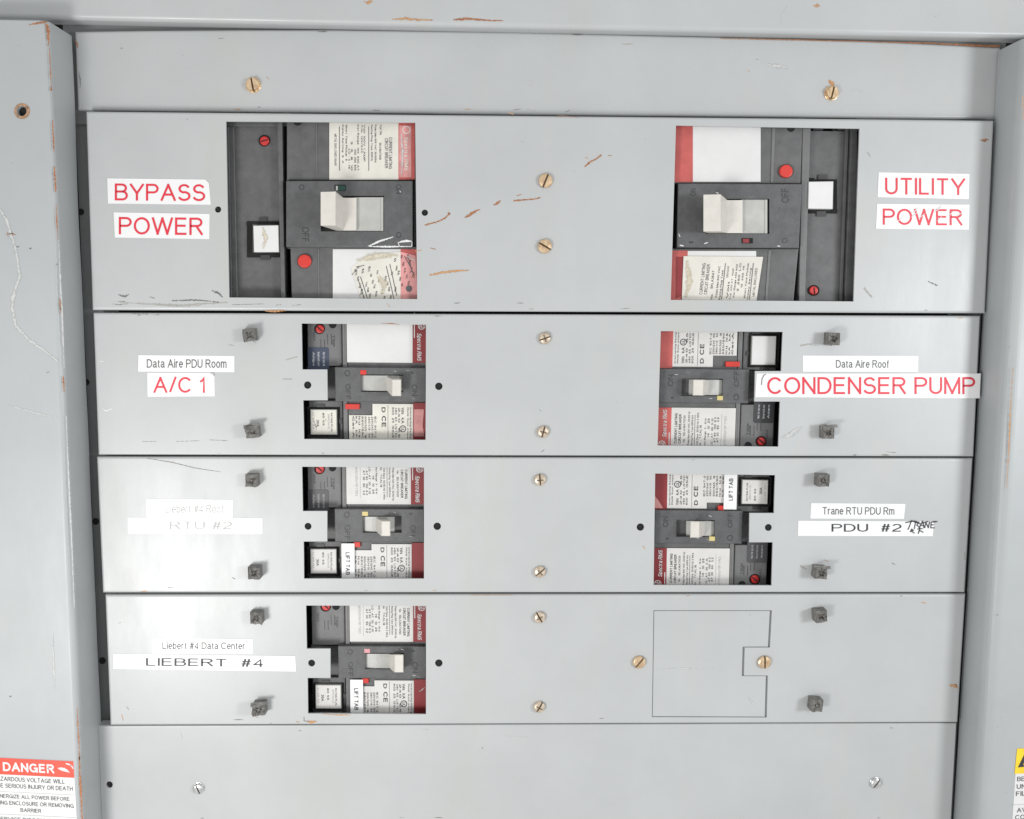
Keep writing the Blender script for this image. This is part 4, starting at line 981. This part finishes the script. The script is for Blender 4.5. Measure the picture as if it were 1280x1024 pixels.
        m.slab([q(62, 742), q(102, 742), q(95, 940), q(60, 955)], Y-.0002, .0001, REDL)
        m.build('lower_label', t)
        m = MB(); Y2 = Y-.0010
        m.slab([q(100, 738), q(508, 742), q(470, 990), q(90, 990)], Y2, .0003, CREAM, r=.0001)
        def L(x0, y0, x1, y1, w, tt, ink=INK): m.text(tt, [q(x0, y0), q(x1, y1), q(x1+w, y1), q(x0+w, y0)], Y2, ink, thin=-.002)
        for (x, ya, yb, w, tt, ink) in ((180, 935, 775, 17, 'CURRENT LIMITING', INKG), (204, 935, 780, 17, 'CIRCUIT BREAKER', INKG), (237, 905, 812, 13, 'SKLA36AT', INK), (238, 960, 930, 10, 'No.', INK), (262, 950, 790, 10, 'Poles Max 600 VAC', INK), (280, 962, 810, 10, 'Rating Plug Type', INK), (318, 955, 870, 10, 'Volt', INK), (318, 850, 790, 10, '120/240', INKG),
                                        (334, 960, 800, 9, 'Trip  400 AT  AMP', INKG), (352, 950, 780, 10, 'Inst Range 400 600', INK), (372, 920, 775, 9, '3  250  LO', INK), (392, 900, 790, 9, '10  400  HI', INK), (408, 955, 775, 9, 'Short Time Pickup', INK), (424, 960, 800, 9, 'Delay Setting', INKG), (452, 945, 800, 12, 'METAL ENCLOSED', INKG)):
            L(x, ya, x+16*(ya-yb)/150, yb, w, tt, ink)
        for x in (295, 438): m.stroke([q(x, 960), q(x+20, 775)], .8, Y2, INKG)
        m.ribbon([q(120, 760), q(130, 860), q(110, 950)], 12, Y2-.0001, GLUE)
        m.build('peeling_label', t, 'yellowed peeling label printed sideways')
        m = MB(); sx, sy = q(627, 303); m.disc(sx, sy, 9., YC-.0004, .0003, EMB, n=24); m.disc(sx, sy, 8.2, YC-.003, .003, REDP, r=.0008, n=24); m.build('trip_button', t)
    # slide shroud and lever
    m = MB(); m.slab([q(p0-8, y_b0-4), q(p1_, y_b0-4), q(p1_, y_b1+3), q(p0-8, y_b1+3)], YE+.001, .004, HANDLE2, r=.0005)
    m.slab([q(p1_-14, y_b0-4), q(p1_, y_b0-4), q(p1_, y_b1+3), q(p1_-14, y_b1+3)], YE+.0003, .002, HANDLE2, r=.0005)
    m.build('toggle_shroud', t)
    m = MB(); YT = -.020
    A_ = [P(*q(f0, y_t0), YT), P(*q(f1, y_t0-2), YT), P(*q(f1, y_t1), YT), P(*q(f0, y_t1), YT)]
    # slope from the tip's right edge down to the base, then a flat base step
    Bt, Bb = P(*q(s1+2, y_b0), YE-.004), P(*q(s1+2, y_b1), YE-.004)
    Ct, Cb = P(*q(p0, y_b0), YE-.003), P(*q(p0, y_b1), YE-.003)
    dn = Vector((0, 1, 0))
    prof_t = [A_[0], A_[1], Bt, Ct]; prof_b = [A_[3], A_[2], Bb, Cb]
    bev = .0007
    for i in range(3): m.face([prof_t[i], prof_t[i+1], prof_b[i+1], prof_b[i]], HANDLE)
    ft, fb = P(*q(f0+12, y_b0+4), YE), P(*q(f0+12, y_b1-6), YE)
    fl_t = Vector((A_[0].x+.010, YE+.002, Bt.z)); fl_b = Vector((A_[3].x+.010, YE+.002, Bb.z))
    Dt = Ct+dn*.006; Db = Cb+dn*.006
    m.face([fl_t, A_[0], A_[3], fl_b], HANDLE)
    m.face([A_[0], fl_t, Dt, Ct, Bt, A_[1]], HANDLE); m.face([A_[3], A_[2], Bb, Cb, Db, fl_b], HANDLE)
    m.face([Ct, Dt, Db, Cb], HANDLE)
    for k in range(3):   # ribs on the slope
        f = .25+.22*k; a_ = prof_t[1].lerp(prof_t[2], f); b_ = prof_b[1].lerp(prof_b[2], f)
    lv = m.build('toggle_lever', t)
    bv = lv.modifiers.new('soft_edges', 'BEVEL'); bv.width = .0005; bv.segments = 2; bv.limit_method = 'ANGLE'
    return t
big_breaker(270, 140, 'large circuit breaker right of the BYPASS POWER stickers, crumpled label at its lower right', False)
big_breaker(830, 140, 'large circuit breaker left of the UTILITY POWER stickers, blank white label at its top', True)

# ------------------------------------------------------------------ light
def area(name, at, y, size, power, col, aim):
    l = bpy.data.lights.new(name, 'AREA'); l.shape = 'DISK'; l.size = size; l.energy = power; l.color = col
    o = bpy.data.objects.new(name, l); C.objects.link(o)
    p = P(at[0], at[1], 0); o.location = (p.x, y, p.z)
    t = P(aim[0], aim[1], 0); o.rotation_euler = (t-o.location).to_track_quat('-Z', 'Y').to_euler()
area('lamp_lower_left', (-150, 1025), -.85, .27, 6.1, (1, .99, .97), (560, 560))
area('lamp_right', (2050, 400), -.95, .28, 7.8, (.97, .99, 1), (700, 480))
w = bpy.data.worlds.new('World'); scene.world = w; w.use_nodes = True
w.node_tree.nodes['Background'].inputs[0].default_value = (1, 1, 1, 1)
w.node_tree.nodes['Background'].inputs[1].default_value = .68
vs = scene.view_settings; vs.view_transform = 'Standard'; vs.look = 'None'; vs.exposure = 0; vs.gamma = 1
try: vs.use_curve_mapping = False
except Exception: pass
